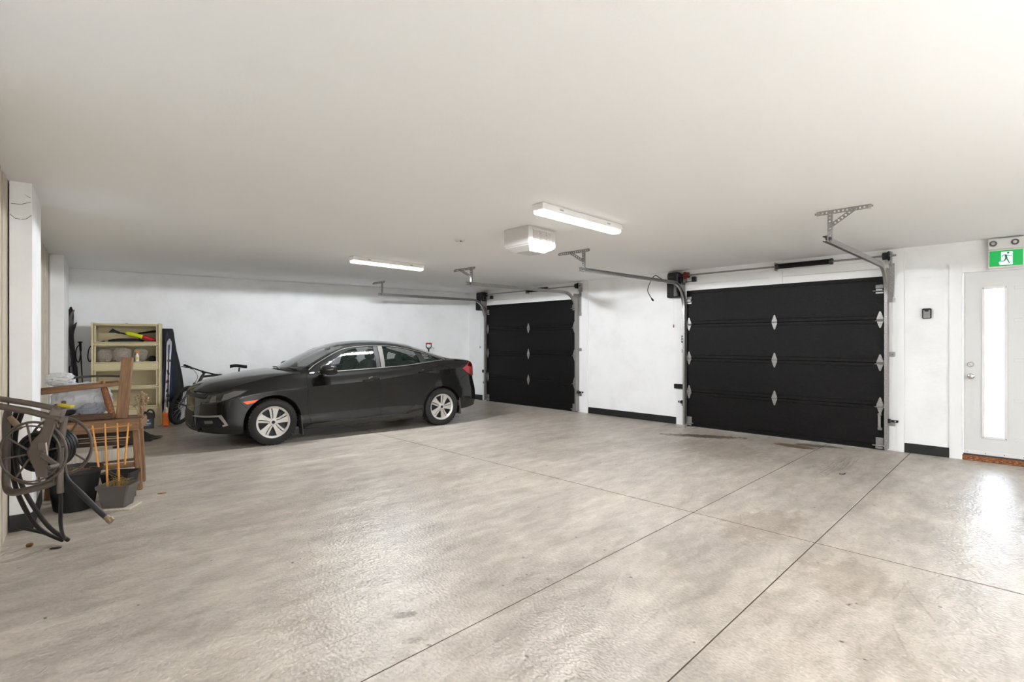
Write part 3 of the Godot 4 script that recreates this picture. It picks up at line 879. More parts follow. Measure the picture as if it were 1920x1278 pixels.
# ------------------------------------------------------------------ entry door with its narrow window
func build_entry_door() -> void:
	var d := struct("door_3", G)
	var paint := mat("door_paint", Color(0.845, 0.84, 0.83), 0.42)
	var s0 := 8.503; var s1 := 9.413; var y0 := 0.075; var y1 := 2.236
	var wa := 8.692; var wb := 8.862; var ya := 0.30; var yb := 2.03
	var m := MB.new()
	var z := -0.04; var th := 0.045
	m.box(Vector3((s0 + wa) / 2, (y0 + y1) / 2, z), Vector3(wa - s0, y1 - y0, th))
	m.box(Vector3((wb + s1) / 2, (y0 + y1) / 2, z), Vector3(s1 - wb, y1 - y0, th))
	m.box(Vector3((wa + wb) / 2, (y0 + ya) / 2, z), Vector3(wb - wa, ya - y0, th))
	m.box(Vector3((wa + wb) / 2, (yb + y1) / 2, z), Vector3(wb - wa, y1 - yb, th))
	part("leaf", m, paint, d)
	var f := MB.new()      # moulding round the glass
	for e in [[wa - 0.012, 0.032], [wb + 0.012, 0.032]]:
		f.box(Vector3(e[0], (ya + yb) / 2, -0.012), Vector3(e[1], yb - ya + 0.056, 0.014), Basis(), 0.004)
	for e in [ya - 0.012, yb + 0.012]:
		f.box(Vector3((wa + wb) / 2, e, -0.012), Vector3(wb - wa, 0.032, 0.014), Basis(), 0.004)
	part("glazing_frame", f, mats["white_plastic"], d)
	for y in [ya - 0.012, yb + 0.012]:
		for s in [wa - 0.012, wb + 0.012]:
			part("screw", boxm(Vector3(s, y, -0.004), Vector3(0.009, 0.009, 0.004), 0.002), mats["zinc_dark"], d)
	var gm := mat("door_glass", Color(0.97, 0.98, 0.985), 0.05, 0.0, {"transparency": BaseMaterial3D.TRANSPARENCY_ALPHA})
	gm.albedo_color.a = 0.12
	part("pane", boxm(Vector3((wa + wb) / 2, (ya + yb) / 2, -0.04), Vector3(wb - wa, yb - ya, 0.006)), gm, d)
	for y in [2.03, 1.66, 1.20, 0.735, 0.29]:      # embossed bars beside the glass
		var e := MB.new()
		for q in [-0.018, 0.018]:
			e.box(Vector3(9.12, y + q, -0.0165), Vector3(0.36, 0.007, 0.006), Basis(), 0.002)
		for q in [8.943, 9.297]:
			e.box(Vector3(q, y, -0.0165), Vector3(0.007, 0.043, 0.006), Basis(), 0.002)
		part("embossed_bar", e, paint, d)
	# knob and deadbolt
	var face := Transform3D(Basis(Vector3.RIGHT, PI / 2), Vector3(8.571, 1.0, -0.0175))
	var k := MB.new()
	k.lathe([Vector2(0, 0), Vector2(0.033, 0.0), Vector2(0.034, 0.006), Vector2(0.028, 0.012), Vector2(0.014, 0.016), Vector2(0.013, 0.03), Vector2(0.024, 0.04), Vector2(0.028, 0.052), Vector2(0.024, 0.064), Vector2(0.012, 0.068), Vector2(0, 0.068)], 20, face)
	part("knob", k, mats["chrome"], d)
	var b := MB.new()
	b.lathe([Vector2(0, 0), Vector2(0.031, 0.0), Vector2(0.032, 0.006), Vector2(0.026, 0.014), Vector2(0, 0.016)], 20, Transform3D(face.basis, Vector3(8.571, 1.14, -0.0175)))
	b.box(Vector3(8.571, 1.14, 0.008), Vector3(0.012, 0.034, 0.02), euler(0, 0, 25), 0.004)
	part("deadbolt", b, mats["chrome"], d)
	part("sweep", boxm(Vector3((s0 + s1) / 2, 0.10, -0.014), Vector3(s1 - s0, 0.045, 0.01), 0.003), mats["white_plastic"], d)
	for i in 4:
		part("screw", boxm(Vector3(8.54 + i * 0.16, 0.10, -0.008), Vector3(0.009, 0.009, 0.004), 0.002), mats["zinc_dark"], d)
	part("drip_rail", boxm(Vector3((s0 + s1) / 2, 0.07, -0.03), Vector3(s1 - s0, 0.014, 0.05), 0.003), mats["zinc_dark"], d)
	part("threshold", boxm(Vector3((s0 + s1) / 2, 0.031, -0.045), Vector3(s1 - s0 + 0.02, 0.06, 0.13), 0.006), mats["rotten_wood"], d)
	var fr := struct("trim_9", G)
	wall_box(fr, 8.378, 8.497, 0.0, 2.366, 0.001, 0.018, mats["trim"], "casing")
	wall_box(fr, 9.42, 9.54, 0.0, 2.366, 0.001, 0.018, mats["trim"], "casing")
	wall_box(fr, 8.4975, 9.4195, 2.243, 2.366, 0.001, 0.018, mats["trim"], "casing")
	wall_box(fr, 8.486, 8.499, 0.0, 2.25, -0.19, 0.0, mats["trim"], "jamb")
	wall_box(fr, 9.417, 9.424, 0.0, 2.25, -0.19, 0.0, mats["trim"], "jamb")
	wall_box(fr, 8.499, 9.417, 2.239, 2.249, -0.19, 0.0, mats["trim"], "jamb")

# ------------------------------------------------------------------ exit sign, key box, heater and small wall things
func build_wall_items() -> void:
	var green := mat("exit_green", Color(0.02, 0.50, 0.22), 0.35, 0.0, {"emission_enabled": true, "emission": Color(0.02, 0.60, 0.27), "emission_energy_multiplier": 0.45})
	var lit := mat("exit_white", Color(0.85, 0.95, 0.92), 0.35, 0.0, {"emission_enabled": true, "emission": Color(0.8, 1.0, 0.94), "emission_energy_multiplier": 0.35})
	var t := thing("exit_sign", "green running man exit sign with two emergency lamps above entry door", "exit sign", on(G, Vector3(8.875, 2.255, 0.02)))
	part("housing", boxm(Vector3(0, 0.109, 0.02), Vector3(0.305, 0.218, 0.04), 0.006), mats["white_plastic"], t)
	part("battery_box", boxm(Vector3(0, 0.28, 0.026), Vector3(0.30, 0.122, 0.05), 0.006), mats["white_plastic"], t)
	var face := part("sign_face", boxm(Vector3(0, 0.112, 0.0415), Vector3(0.276, 0.178, 0.003), 0.0), green, t)
	var dr := MB.new()
	dr.prism(PackedVector2Array([Vector2(-0.04, 0.185), Vector2(0.055, 0.185), Vector2(0.055, 0.035), Vector2(-0.05, 0.035), Vector2(-0.06, 0.065), Vector2(-0.04, 0.09)]), 0.002, Transform3D(Basis(), Vector3(0, 0, 0.0432)))
	part("doorway_symbol", dr, lit, face)
	var mg := mat("exit_man", Color(0.10, 0.42, 0.30), 0.5)
	var man := MB.new()
	var z := 0.046
	man.lathe([Vector2(0, 0.002), Vector2(0.010, 0.002), Vector2(0.010, 0.0), Vector2(0, 0)], 14, Transform3D(Basis(Vector3.RIGHT, PI / 2), Vector3(0.018, 0.170, z - 0.001)))
	for s in [[-0.002, 0.148, 0.004, 0.105, 0.019], [0.0, 0.152, -0.022, 0.148, 0.008], [-0.022, 0.148, -0.034, 0.128, 0.008], [0.004, 0.147, 0.025, 0.136, 0.008], [0.025, 0.136, 0.05, 0.132, 0.007], [0.004, 0.11, 0.016, 0.085, 0.011], [0.016, 0.085, 0.03, 0.052, 0.009], [-0.002, 0.108, -0.012, 0.08, 0.011], [-0.012, 0.08, -0.048, 0.078, 0.009]]:
		man.span(Vector3(s[0], s[1], z), Vector3(s[2], s[3], z), 0.002, s[4], Vector3.BACK)
	part("running_man", man, mg, face)
	for x in [-0.105, 0.075]:
		var e := MB.new()
		e.lathe([Vector2(0, 0.0), Vector2(0.032, 0.0), Vector2(0.034, 0.012), Vector2(0.03, 0.02), Vector2(0.026, 0.014), Vector2(0, 0.012)], 20, Transform3D(Basis(Vector3.RIGHT, PI / 2), Vector3(x, 0.285, 0.05)))
		var l := part("emergency_lamp", e, mats["grey_plastic"], t)
		var le := MB.new()
		le.lathe([Vector2(0, 0.0), Vector2(0.024, 0.0), Vector2(0.018, 0.008), Vector2(0, 0.01)], 16, Transform3D(Basis(Vector3.RIGHT, PI / 2), Vector3(x, 0.285, 0.064)))
		part("lens", le, mats["chrome"], l)
	part("mounting_clip", boxm(Vector3(-0.1, 0.345, 0.03), Vector3(0.08, 0.012, 0.045), 0.003), mats["white_plastic"], t)
	# key box
	var k := thing("key_box", "small grey key safe on the wall left of the entry door", "key safe", on(G, Vector3(8.165, 1.70, 0.0)))
	part("case", boxm(Vector3(0, 0.062, 0.022), Vector3(0.09, 0.125, 0.042), 0.008), mats["black_plastic"], k)
	part("cover", boxm(Vector3(0, 0.054, 0.044), Vector3(0.068, 0.1, 0.008), 0.003), mat("key_grey", Color(0.55, 0.54, 0.53), 0.5), k)
	part("latch", boxm(Vector3(0, 0.096, 0.049), Vector3(0.04, 0.02, 0.006), 0.004), mats["black_plastic"], k)
	# wall button left of the near garage door
	var b := thing("door_button", "black two-button control on the jamb left of near garage door", "switch", on(G, Vector3(4.935, 1.39, 0.012)))
	part("plate", boxm(Vector3(0, 0.06, 0.012), Vector3(0.042, 0.125, 0.022), 0.004), mats["black_plastic"], b)
	for y in [0.04, 0.085]:
		part("button", boxm(Vector3(0, y, 0.026), Vector3(0.02, 0.02, 0.01), 0.004), mats["white_plastic"], b)
	var sw := thing("track_switch", "small grey metal plate on the jamb right of near garage door", "plate", on(G, Vector3(7.812, 1.215, 0.013)))
	part("plate", boxm(Vector3(0, 0.03, 0.004), Vector3(0.05, 0.06, 0.006), 0.002), mats["galvanised"], sw)
	part("screw", boxm(Vector3(0.008, 0.03, 0.009), Vector3(0.012, 0.012, 0.006), 0.002), mats["zinc_dark"], sw)
	# ceiling heater
	var h := thing("ceiling_heater", "white boxy heater with grilles hanging from the ceiling", "heater", on(G, Vector3(5.275, CEIL, 4.16)))
	var body := MB.new()
	body.box(Vector3(0, -0.095, 0), Vector3(0.37, 0.19, 0.42), Basis(), 0.006)
	var hw := mat("heater_white", Color(0.80, 0.79, 0.775), 0.5)
	part("body", body, hw, h)
	part("lip", boxm(Vector3(0, -0.196, 0), Vector3(0.35, 0.014, 0.40), 0.003), hw, h)
	var hop := MB.new()
	var rows := []
	for q in [[0.168, 0.19, -0.2], [0.165, 0.185, -0.207], [0.115, 0.125, -0.24], [0.11, 0.12, -0.243]]:
		rows.append([Vector3(-q[0], q[2], -q[1]), Vector3(q[0], q[2], -q[1]), Vector3(q[0], q[2], q[1]), Vector3(-q[0], q[2], q[1])])
	hop.grid(rows, false, true)
	hop.fix(0)
	part("hopper", hop, hw, h, Transform3D(), 20.0)
	var gp := mat("grille_grey", Color(0.52, 0.50, 0.48), 0.6)
	var bg := part("outlet_grille", boxm(Vector3(0, -0.239, 0), Vector3(0.222, 0.006, 0.242)), gp, h)
	for i in 9:
		part("slat", boxm(Vector3(0, -0.244, -0.11 + i * 0.0275), Vector3(0.22, 0.006, 0.006)), mats["white_metal"], bg)
	var mesh_col := mat("grille_mesh", Color(0.60, 0.55, 0.51), 0.6)
	var slat := boxm(Vector3.ZERO, Vector3(0.008, 0.0045, 0.084)).mesh()
	for j in 3:
		var zc := 0.105 - j * 0.1
		var p := part("grille", boxm(Vector3(0.1855, -0.1, zc), Vector3(0.002, 0.128, 0.084)), mesh_col, h)
		for i in 13:
			part("slat", slat, mats["white_metal"], p, Transform3D(Basis(), Vector3(0.189, -0.1 - 0.06 + i * 0.01, zc)))
	for sgn in [-1.0, 1.0]:
		part("grille_frame", boxm(Vector3(0.189, -0.1 + 0.07 * sgn, 0.0), Vector3(0.008, 0.01, 0.32), 0.002), mats["white_metal"], h)
	# bare detector base on the ceiling
	var dp := Vector3(-0.617, CEIL, -6.034)
	var ds := thing("detector_base", "bare white smoke detector base on the ceiling above the car", "detector base", Transform3D(Basis(), dp))
	var dm := MB.new()
	dm.lathe([Vector2(0.0, 0), Vector2(0.06, 0), Vector2(0.06, -0.012), Vector2(0.045, -0.016), Vector2(0.043, -0.006), Vector2(0, -0.006)], 24)
	part("ring", dm, mats["white_plastic"], ds)
	part("connector", boxm(Vector3(0.015, -0.014, 0.01), Vector3(0.02, 0.016, 0.012), 0.003), mats["zinc_dark"], ds)

# ------------------------------------------------------------------ the parked car (local x to the tail, z to its left side, towards the camera)
var cpl := []          # half outline of the body in plan: (x, z), nose to tail
var cul := []          # length along it
const WB := 2.648
const ARCH := [[0.0, 0.372, 0.312], [2.648, 0.352, 0.312]]

func lut(t: Array, x: float) -> float:
	if x <= t[0][0]: return t[0][1]
	for i in range(1, t.size()):
		if x <= t[i][0]:
			var k: float = (x - t[i - 1][0]) / (t[i][0] - t[i - 1][0])
			return lerpf(t[i - 1][1], t[i][1], k)
	return t[t.size() - 1][1]

func lutc(t: Array, x: float) -> float:      # smooth
	if x <= t[0][0]: return t[0][1]
	for i in range(1, t.size()):
		if x <= t[i][0]:
			var k: float = (x - t[i - 1][0]) / (t[i][0] - t[i - 1][0])
			var p0: float = t[maxi(i - 2, 0)][1]; var p3: float = t[mini(i + 1, t.size() - 1)][1]
			return cubic_interpolate_in_time(t[i - 1][1], t[i][1], p0, p3, k, t[i][0] - t[i - 1][0], t[maxi(i - 2, 0)][0] - t[i - 1][0], t[mini(i + 1, t.size() - 1)][0] - t[i - 1][0])
	return t[t.size() - 1][1]

const C_TOP := [[-0.96, 0.742], [-0.86, 0.735], [-0.72, 0.735], [-0.43, 0.832], [-0.15, 0.898], [0.1, 0.942], [0.30, 0.962], [0.46, 0.957], [0.74, 0.957], [1.49, 0.985], [2.0, 1.012], [2.28, 1.04], [2.76, 1.085], [3.0, 1.088], [3.2, 1.075], [3.4, 1.06], [3.57, 1.05]]
const C_CREASE := [[-0.96, 0.60], [-0.6, 0.655], [-0.2, 0.72], [0.44, 0.768], [1.52, 0.828], [2.0, 0.875], [2.47, 0.93], [3.0, 0.952], [3.3, 0.955], [3.57, 0.94]]
const C_BOT := [[-0.96, 0.245], [-0.8, 0.225], [-0.37, 0.19], [0.42, 0.175], [2.3, 0.18], [2.95, 0.235], [3.2, 0.26], [3.57, 0.30]]
const C_LOWV := [0.0, 0.12, 0.25, 0.5, 0.75, 1.0]
const C_UPV := [0.0, 0.15, 0.4, 0.7, 1.0]
const C_INS := [
	[-0.96, [0.08, 0.02, 0.0, 0.0, 0.02, 0.03], [0.03, 0.03, 0.028, 0.025, 0.04]],
	[-0.78, [0.06, 0.015, 0.0, 0.0, 0.0, 0.0], [0.0, 0.012, 0.03, 0.07, 0.12]],
	[-0.2, [0.04, 0.01, 0.0, 0.0, 0.0, 0.0], [0.0, 0.014, 0.045, 0.085, 0.14]],
	[0.45, [0.055, 0.012, 0.03, 0.032, 0.014, 0.0], [0.0, 0.02, 0.042, 0.064, 0.10]],
	[1.5, [0.055, 0.012, 0.03, 0.032, 0.014, 0.0], [0.0, 0.02, 0.042, 0.062, 0.095]],
	[2.2, [0.05, 0.012, 0.02, 0.018, 0.01, 0.0], [0.0, 0.02, 0.042, 0.062, 0.095]],
	[2.65, [0.05, 0.02, 0.0, 0.0, 0.004, 0.0], [0.0, 0.018, 0.045, 0.075, 0.12]],
	[3.2, [0.07, 0.02, 0.0, 0.0, 0.02, 0.03], [0.03, 0.036, 0.045, 0.065, 0.10]],
	[3.57, [0.09, 0.02, 0.0, 0.0, 0.05, 0.06], [0.06, 0.06, 0.065, 0.075, 0.10]]]

func car_setup() -> void:
	var ctl := [Vector2(-0.908, 0.0), Vector2(-0.902, 0.25), Vector2(-0.876, 0.45), Vector2(-0.815, 0.63), Vector2(-0.715, 0.76), Vector2(-0.57, 0.842), Vector2(-0.37, 0.878), Vector2(0.0, 0.89), Vector2(0.45, 0.893), Vector2(1.0, 0.897), Vector2(1.55, 0.90), Vector2(2.1, 0.90), Vector2(2.65, 0.89), Vector2(2.95, 0.877), Vector2(3.18, 0.842), Vector2(3.35, 0.77), Vector2(3.46, 0.65), Vector2(3.525, 0.46), Vector2(3.555, 0.24), Vector2(3.565, 0.0)]
	cpl = smooth(ctl, 8)
	var l := 0.0
	cul = []
	for i in cpl.size():
		if i > 0: l += cpl[i].distance_to(cpl[i - 1])
		cul.append(l)

func plan(u: float) -> Array:      # [point, outward normal]
	var lo := 0; var hi := cul.size() - 2
	while lo < hi:
		var m := (lo + hi + 1) / 2
		if cul[m] <= u: lo = m
		else: hi = m - 1
	var k := clampf((u - cul[lo]) / maxf(1e-6, cul[lo + 1] - cul[lo]), 0.0, 1.0)
	var a: Vector2 = cpl[lo]; var b: Vector2 = cpl[lo + 1]
	var t0: Vector2 = (cpl[lo + 1] - cpl[maxi(lo - 1, 0)]).normalized()
	var t1: Vector2 = (cpl[mini(lo + 2, cpl.size() - 1)] - cpl[lo]).normalized()
	var t := t0.lerp(t1, k).normalized()
	return [a.lerp(b, k), Vector2(-t.y, t.x)]

func u_at_x(x: float) -> float:
	for i in range(1, cpl.size()):
		if cpl[i].x >= x:
			var k: float = (x - cpl[i - 1].x) / maxf(1e-6, cpl[i].x - cpl[i - 1].x)
			return lerpf(cul[i - 1], cul[i], clampf(k, 0.0, 1.0))
	return cul[cul.size() - 1]

func u_at_z(z: float, tail := false) -> float:
	var n := cpl.size()
	for i in range(1, n):
		var j := n - 1 - i if tail else i
		if cpl[j].y >= z:
			var o := j + 1 if tail else j - 1
			return lerpf(cul[o], cul[j], clampf((z - cpl[o].y) / maxf(1e-6, cpl[j].y - cpl[o].y), 0.0, 1.0))
	return 0.0

func inset(x: float, y: float) -> float:
	var top := lutc(C_TOP, x); var cr := lutc(C_CREASE, x)
	var i := 1
	while i < C_INS.size() - 1 and x > C_INS[i][0]: i += 1
	var k := clampf((x - C_INS[i - 1][0]) / (C_INS[i][0] - C_INS[i - 1][0]), 0.0, 1.0)
	k = k * k * (3.0 - 2.0 * k)
	var vals := []
	for s in [C_INS[i - 1], C_INS[i]]:
		var tb := []
		if y <= cr:
			for q in 6: tb.append([C_LOWV[q], s[1][q]])
			vals.append(lutc(tb, clampf((y - 0.18) / (cr - 0.18), 0.0, 1.0)))
		else:
			for q in 5: tb.append([C_UPV[q], s[2][q]])
			vals.append(lutc(tb, clampf((y - cr) / maxf(0.01, top - cr), 0.0, 1.0)))
	return lerpf(vals[0], vals[1], k)

func side_u(u: float, y: float, off := 0.0) -> Vector3:
	var p := plan(u)
	var d: float = off - inset(p[0].x, y)
	var q: Vector2 = p[0] + p[1] * d
	return Vector3(q.x, y, maxf(q.y, 0.0))

func side(x: float, y: float, off := 0.0) -> Vector3: return side_u(u_at_x(x), y, off)

func top_at(x: float) -> Vector3: return side(x, lutc(C_TOP, x))

const ROOF := [[0.42, 0.985, 0.715], [0.58, 1.085, 0.68], [0.76, 1.185, 0.645], [0.92, 1.268, 0.615], [1.06, 1.322, 0.592], [1.2, 1.347, 0.58], [1.4, 1.362, 0.572], [1.65, 1.366, 0.568], [1.95, 1.345, 0.568], [2.2, 1.298, 0.572], [2.42, 1.242, 0.58], [2.65, 1.178, 0.60], [2.95, 1.108, 0.64]]

func roof_y(x: float) -> float:
	var t := []
	for r in ROOF: t.append([r[0], r[1]])
	return lutc(t, x)
func roof_z(x: float) -> float:
	var t := []
	for r in ROOF: t.append([r[0], r[2]])
	return lutc(t, x)

func cabin(p: Vector2) -> Vector3:      # side of the greenhouse at (x, y)
	var b := top_at(p.x)
	var ry_ := roof_y(p.x)
	var k := clampf((p.y - b.y) / maxf(0.03, ry_ - b.y), -0.3, 1.1)
	return Vector3(p.x, p.y, lerpf(b.z, roof_z(p.x), k) + 0.02 * sin(PI * clampf(k, 0.0, 1.0)))

func on_side(p: Vector2) -> Vector3: return side(p.x, p.y)
func on_nose(p: Vector2) -> Vector3:
	var q := side_u(u_at_z(absf(p.x)), p.y)
	return Vector3(q.x, q.y, q.z * signf(p.x))

func patch(poly: Array, fn: Callable, cell: float, off: float, out_dir: Vector3, thick := 0.0) -> MB:
	# a piece of surface cut to an outline, lying off above it
	var m := MB.new()
	var pv := PackedVector2Array(poly)
	var lo := pv[0]; var hi := pv[0]
	for p in pv: lo = lo.min(p); hi = hi.max(p)
	var nx := int(ceil((hi.x - lo.x) / cell)); var ny := int(ceil((hi.y - lo.y) / cell))
	var raise := func(p: Vector2, o: float) -> Vector3:
		var c: Vector3 = fn.call(p)
		var a: Vector3 = fn.call(p + Vector2(0.004, 0)) - c; var b: Vector3 = fn.call(p + Vector2(0, 0.004)) - c
		var n := a.cross(b).normalized()
		if n.dot(out_dir) < 0.0: n = -n
		return c + n * o
	for i in nx:
		for j in ny:
			var a := lo + Vector2(i, j) * cell
			var r := PackedVector2Array([a, a + Vector2(cell, 0), a + Vector2(cell, cell), a + Vector2(0, cell)])
			for g in Geometry2D.intersect_polygons(pv, r):
				var pts := []
				for q in g: pts.append(raise.call(q, off))
				for k in range(1, pts.size() - 1):
					var nn: Vector3 = (pts[k] - pts[0]).cross(pts[k + 1] - pts[0])
					if nn.length() < 1e-9: continue
					if nn.dot(out_dir) >= 0.0: m.tri(pts[0], pts[k], pts[k + 1])
					else: m.tri(pts[0], pts[k + 1], pts[k])
	if thick > 0.0:
		var n := pv.size()
		for i in n:
			var a := pv[i]; var b := pv[(i + 1) % n]
			var steps := maxi(1, int(a.distance_to(b) / cell))
			for s in steps:
				var p := a.lerp(b, float(s) / steps); var q := a.lerp(b, float(s + 1) / steps)
				m.quad(raise.call(p, off), raise.call(q, off), raise.call(q, off - thick), raise.call(p, off - thick))
	return m

func mirrored(m: MB) -> MB:
	var o := MB.new()
	for i in range(0, m.v.size(), 3):
		for k in [0, 2, 1]:
			var p := m.v[i + k]
			o.v.append(Vector3(p.x, p.y, -p.z))
	return o

func both(called: String, m: MB, mt: Material, parent: Node, angle := 38.0) -> MeshInstance3D:
	part(called, mirrored(m), mt, parent, Transform3D(), angle)
	return part(called, m, mt, parent, Transform3D(), angle)

func seam(pts: Array, fn: Callable, r := 0.0035) -> MB:
	var m := MB.new()
	var o := []
	for i in pts.size() - 1:
		var n := maxi(2, int(pts[i].distance_to(pts[i + 1]) / 0.05))
		for k in n: o.append(fn.call(pts[i].lerp(pts[i + 1], float(k) / n)))
	o.append(fn.call(pts[pts.size() - 1]))
	m.tube(o, r, 6)
	return m

# stations of the upper surface: centre x, centre y, and the edge (from the body side or the roof rail)
func upper_rows(st: Array, nt: int, p := 2.4) -> Array:
	var rows := []
	for s in st:
		var row := []
		var e: Vector3 = s[2]
		for k in nt + 1:
			var t := -1.0 + 2.0 * k / nt
			var a := absf(t)
			row.append(Vector3(lerpf(s[0], e.x, a * a), lerpf(s[1], e.y, pow(a, p)), t * e.z))
		rows.append(row)
	return rows

func dense(st: Array, n: int) -> Array:       # smooth in-between stations
	var o := []
	for i in st.size() - 1:
		var a = st[i]; var b = st[i + 1]
		var z = st[maxi(i - 1, 0)]; var c = st[mini(i + 2, st.size() - 1)]
		for k in n:
			var t := float(k) / n
			o.append([cubic_interpolate(a[0], b[0], z[0], c[0], t), cubic_interpolate(a[1], b[1], z[1], c[1], t), a[2].cubic_interpolate(b[2], z[2], c[2], t)])
	o.append(st[st.size() - 1])
	return o

func roof_pt(x: float) -> Vector3: return Vector3(x, roof_y(x), roof_z(x))

func wheel(parent: Node, at: Vector3, left: bool, spin: float) -> void:
	var w := Node3D.new()
	w.name = "wheel"
	w.transform = Transform3D(Basis(Vector3.UP, 0.0 if left else PI), at) 
	parent.add_child(w, true)
	var ax := Transform3D(Basis(Vector3.RIGHT, PI / 2), Vector3.ZERO)      # y of the lathe becomes z, outwards
	var t := MB.new()
	t.lathe([Vector2(0.205, -0.1), Vector2(0.25, -0.108), Vector2(0.29, -0.104), Vector2(0.309, -0.09), Vector2(0.313, -0.06), Vector2(0.313, 0.06), Vector2(0.309, 0.09), Vector2(0.29, 0.104), Vector2(0.25, 0.108), Vector2(0.228, 0.104), Vector2(0.216, 0.094), Vector2(0.21, 0.06)], 48, ax)
	for k in 44:      # tread blocks at the shoulder
		var a := TAU * k / 44.0
		for sd in [-1.0, 1.0]:
			t.box(Vector3(cos(a) * 0.305, sin(a) * 0.305, 0.082 * sd), Vector3(0.02, 0.024, 0.03), Basis(Vector3(0, 0, 1), a), 0.004)
	part("tyre", t, mat("tyre", Color(0.115, 0.11, 0.105), 0.85), w)
	var d := MB.new()
	d.lathe([Vector2(0, 0.05), Vector2(0.2, 0.05), Vector2(0.212, 0.07), Vector2(0.212, 0.04), Vector2(0.0, 0.04)], 36, ax)
	part("wheel_dish", d, mat("wheel_dark", Color(0.06, 0.058, 0.055), 0.6), w)
	var c := MB.new()      # silver cover: rim ring, five broad swept spokes with slots, hub
	c.lathe([Vector2(0.186, 0.07), Vector2(0.194, 0.088), Vector2(0.216, 0.098), Vector2(0.221, 0.092), Vector2(0.218, 0.066)], 48, ax, true)
	for k in 5:
		var a := TAU * k / 5.0 + spin
		var bz := Transform3D(Basis(Vector3(0, 0, 1), a), Vector3(0, 0, 0.062))
		# each spoke: a broad blade, a slit and a thin rib beside it
		c.prism(PackedVector2Array([Vector2(0.03, -0.03), Vector2(0.06, -0.042), Vector2(0.10, -0.052), Vector2(0.15, -0.07), Vector2(0.196, -0.092), Vector2(0.212, -0.04), Vector2(0.213, 0.012), Vector2(0.15, 0.0), Vector2(0.09, -0.004), Vector2(0.03, 0.004)]), 0.024, bz)
		c.prism(PackedVector2Array([Vector2(0.03, 0.010), Vector2(0.09, 0.006), Vector2(0.15, 0.012), Vector2(0.213, 0.024), Vector2(0.205, 0.058), Vector2(0.15, 0.04), Vector2(0.08, 0.03), Vector2(0.03, 0.03)]), 0.018, bz)
	c.lathe([Vector2(0, 0.094), Vector2(0.03, 0.094), Vector2(0.045, 0.088), Vector2(0.052, 0.07), Vector2(0.05, 0.06), Vector2(0, 0.06)], 24, ax)
	part("wheel_cover", c, mat("wheel_silver", Color(0.74, 0.725, 0.70), 0.4, 0.3), w)
	var e := MB.new()
	e.lathe([Vector2(0, 0.098), Vector2(0.02, 0.097), Vector2(0.024, 0.093), Vector2(0, 0.092)], 16, ax)
	part("hub_cap", e, mat("wheel_dark", Color.BLACK), w)

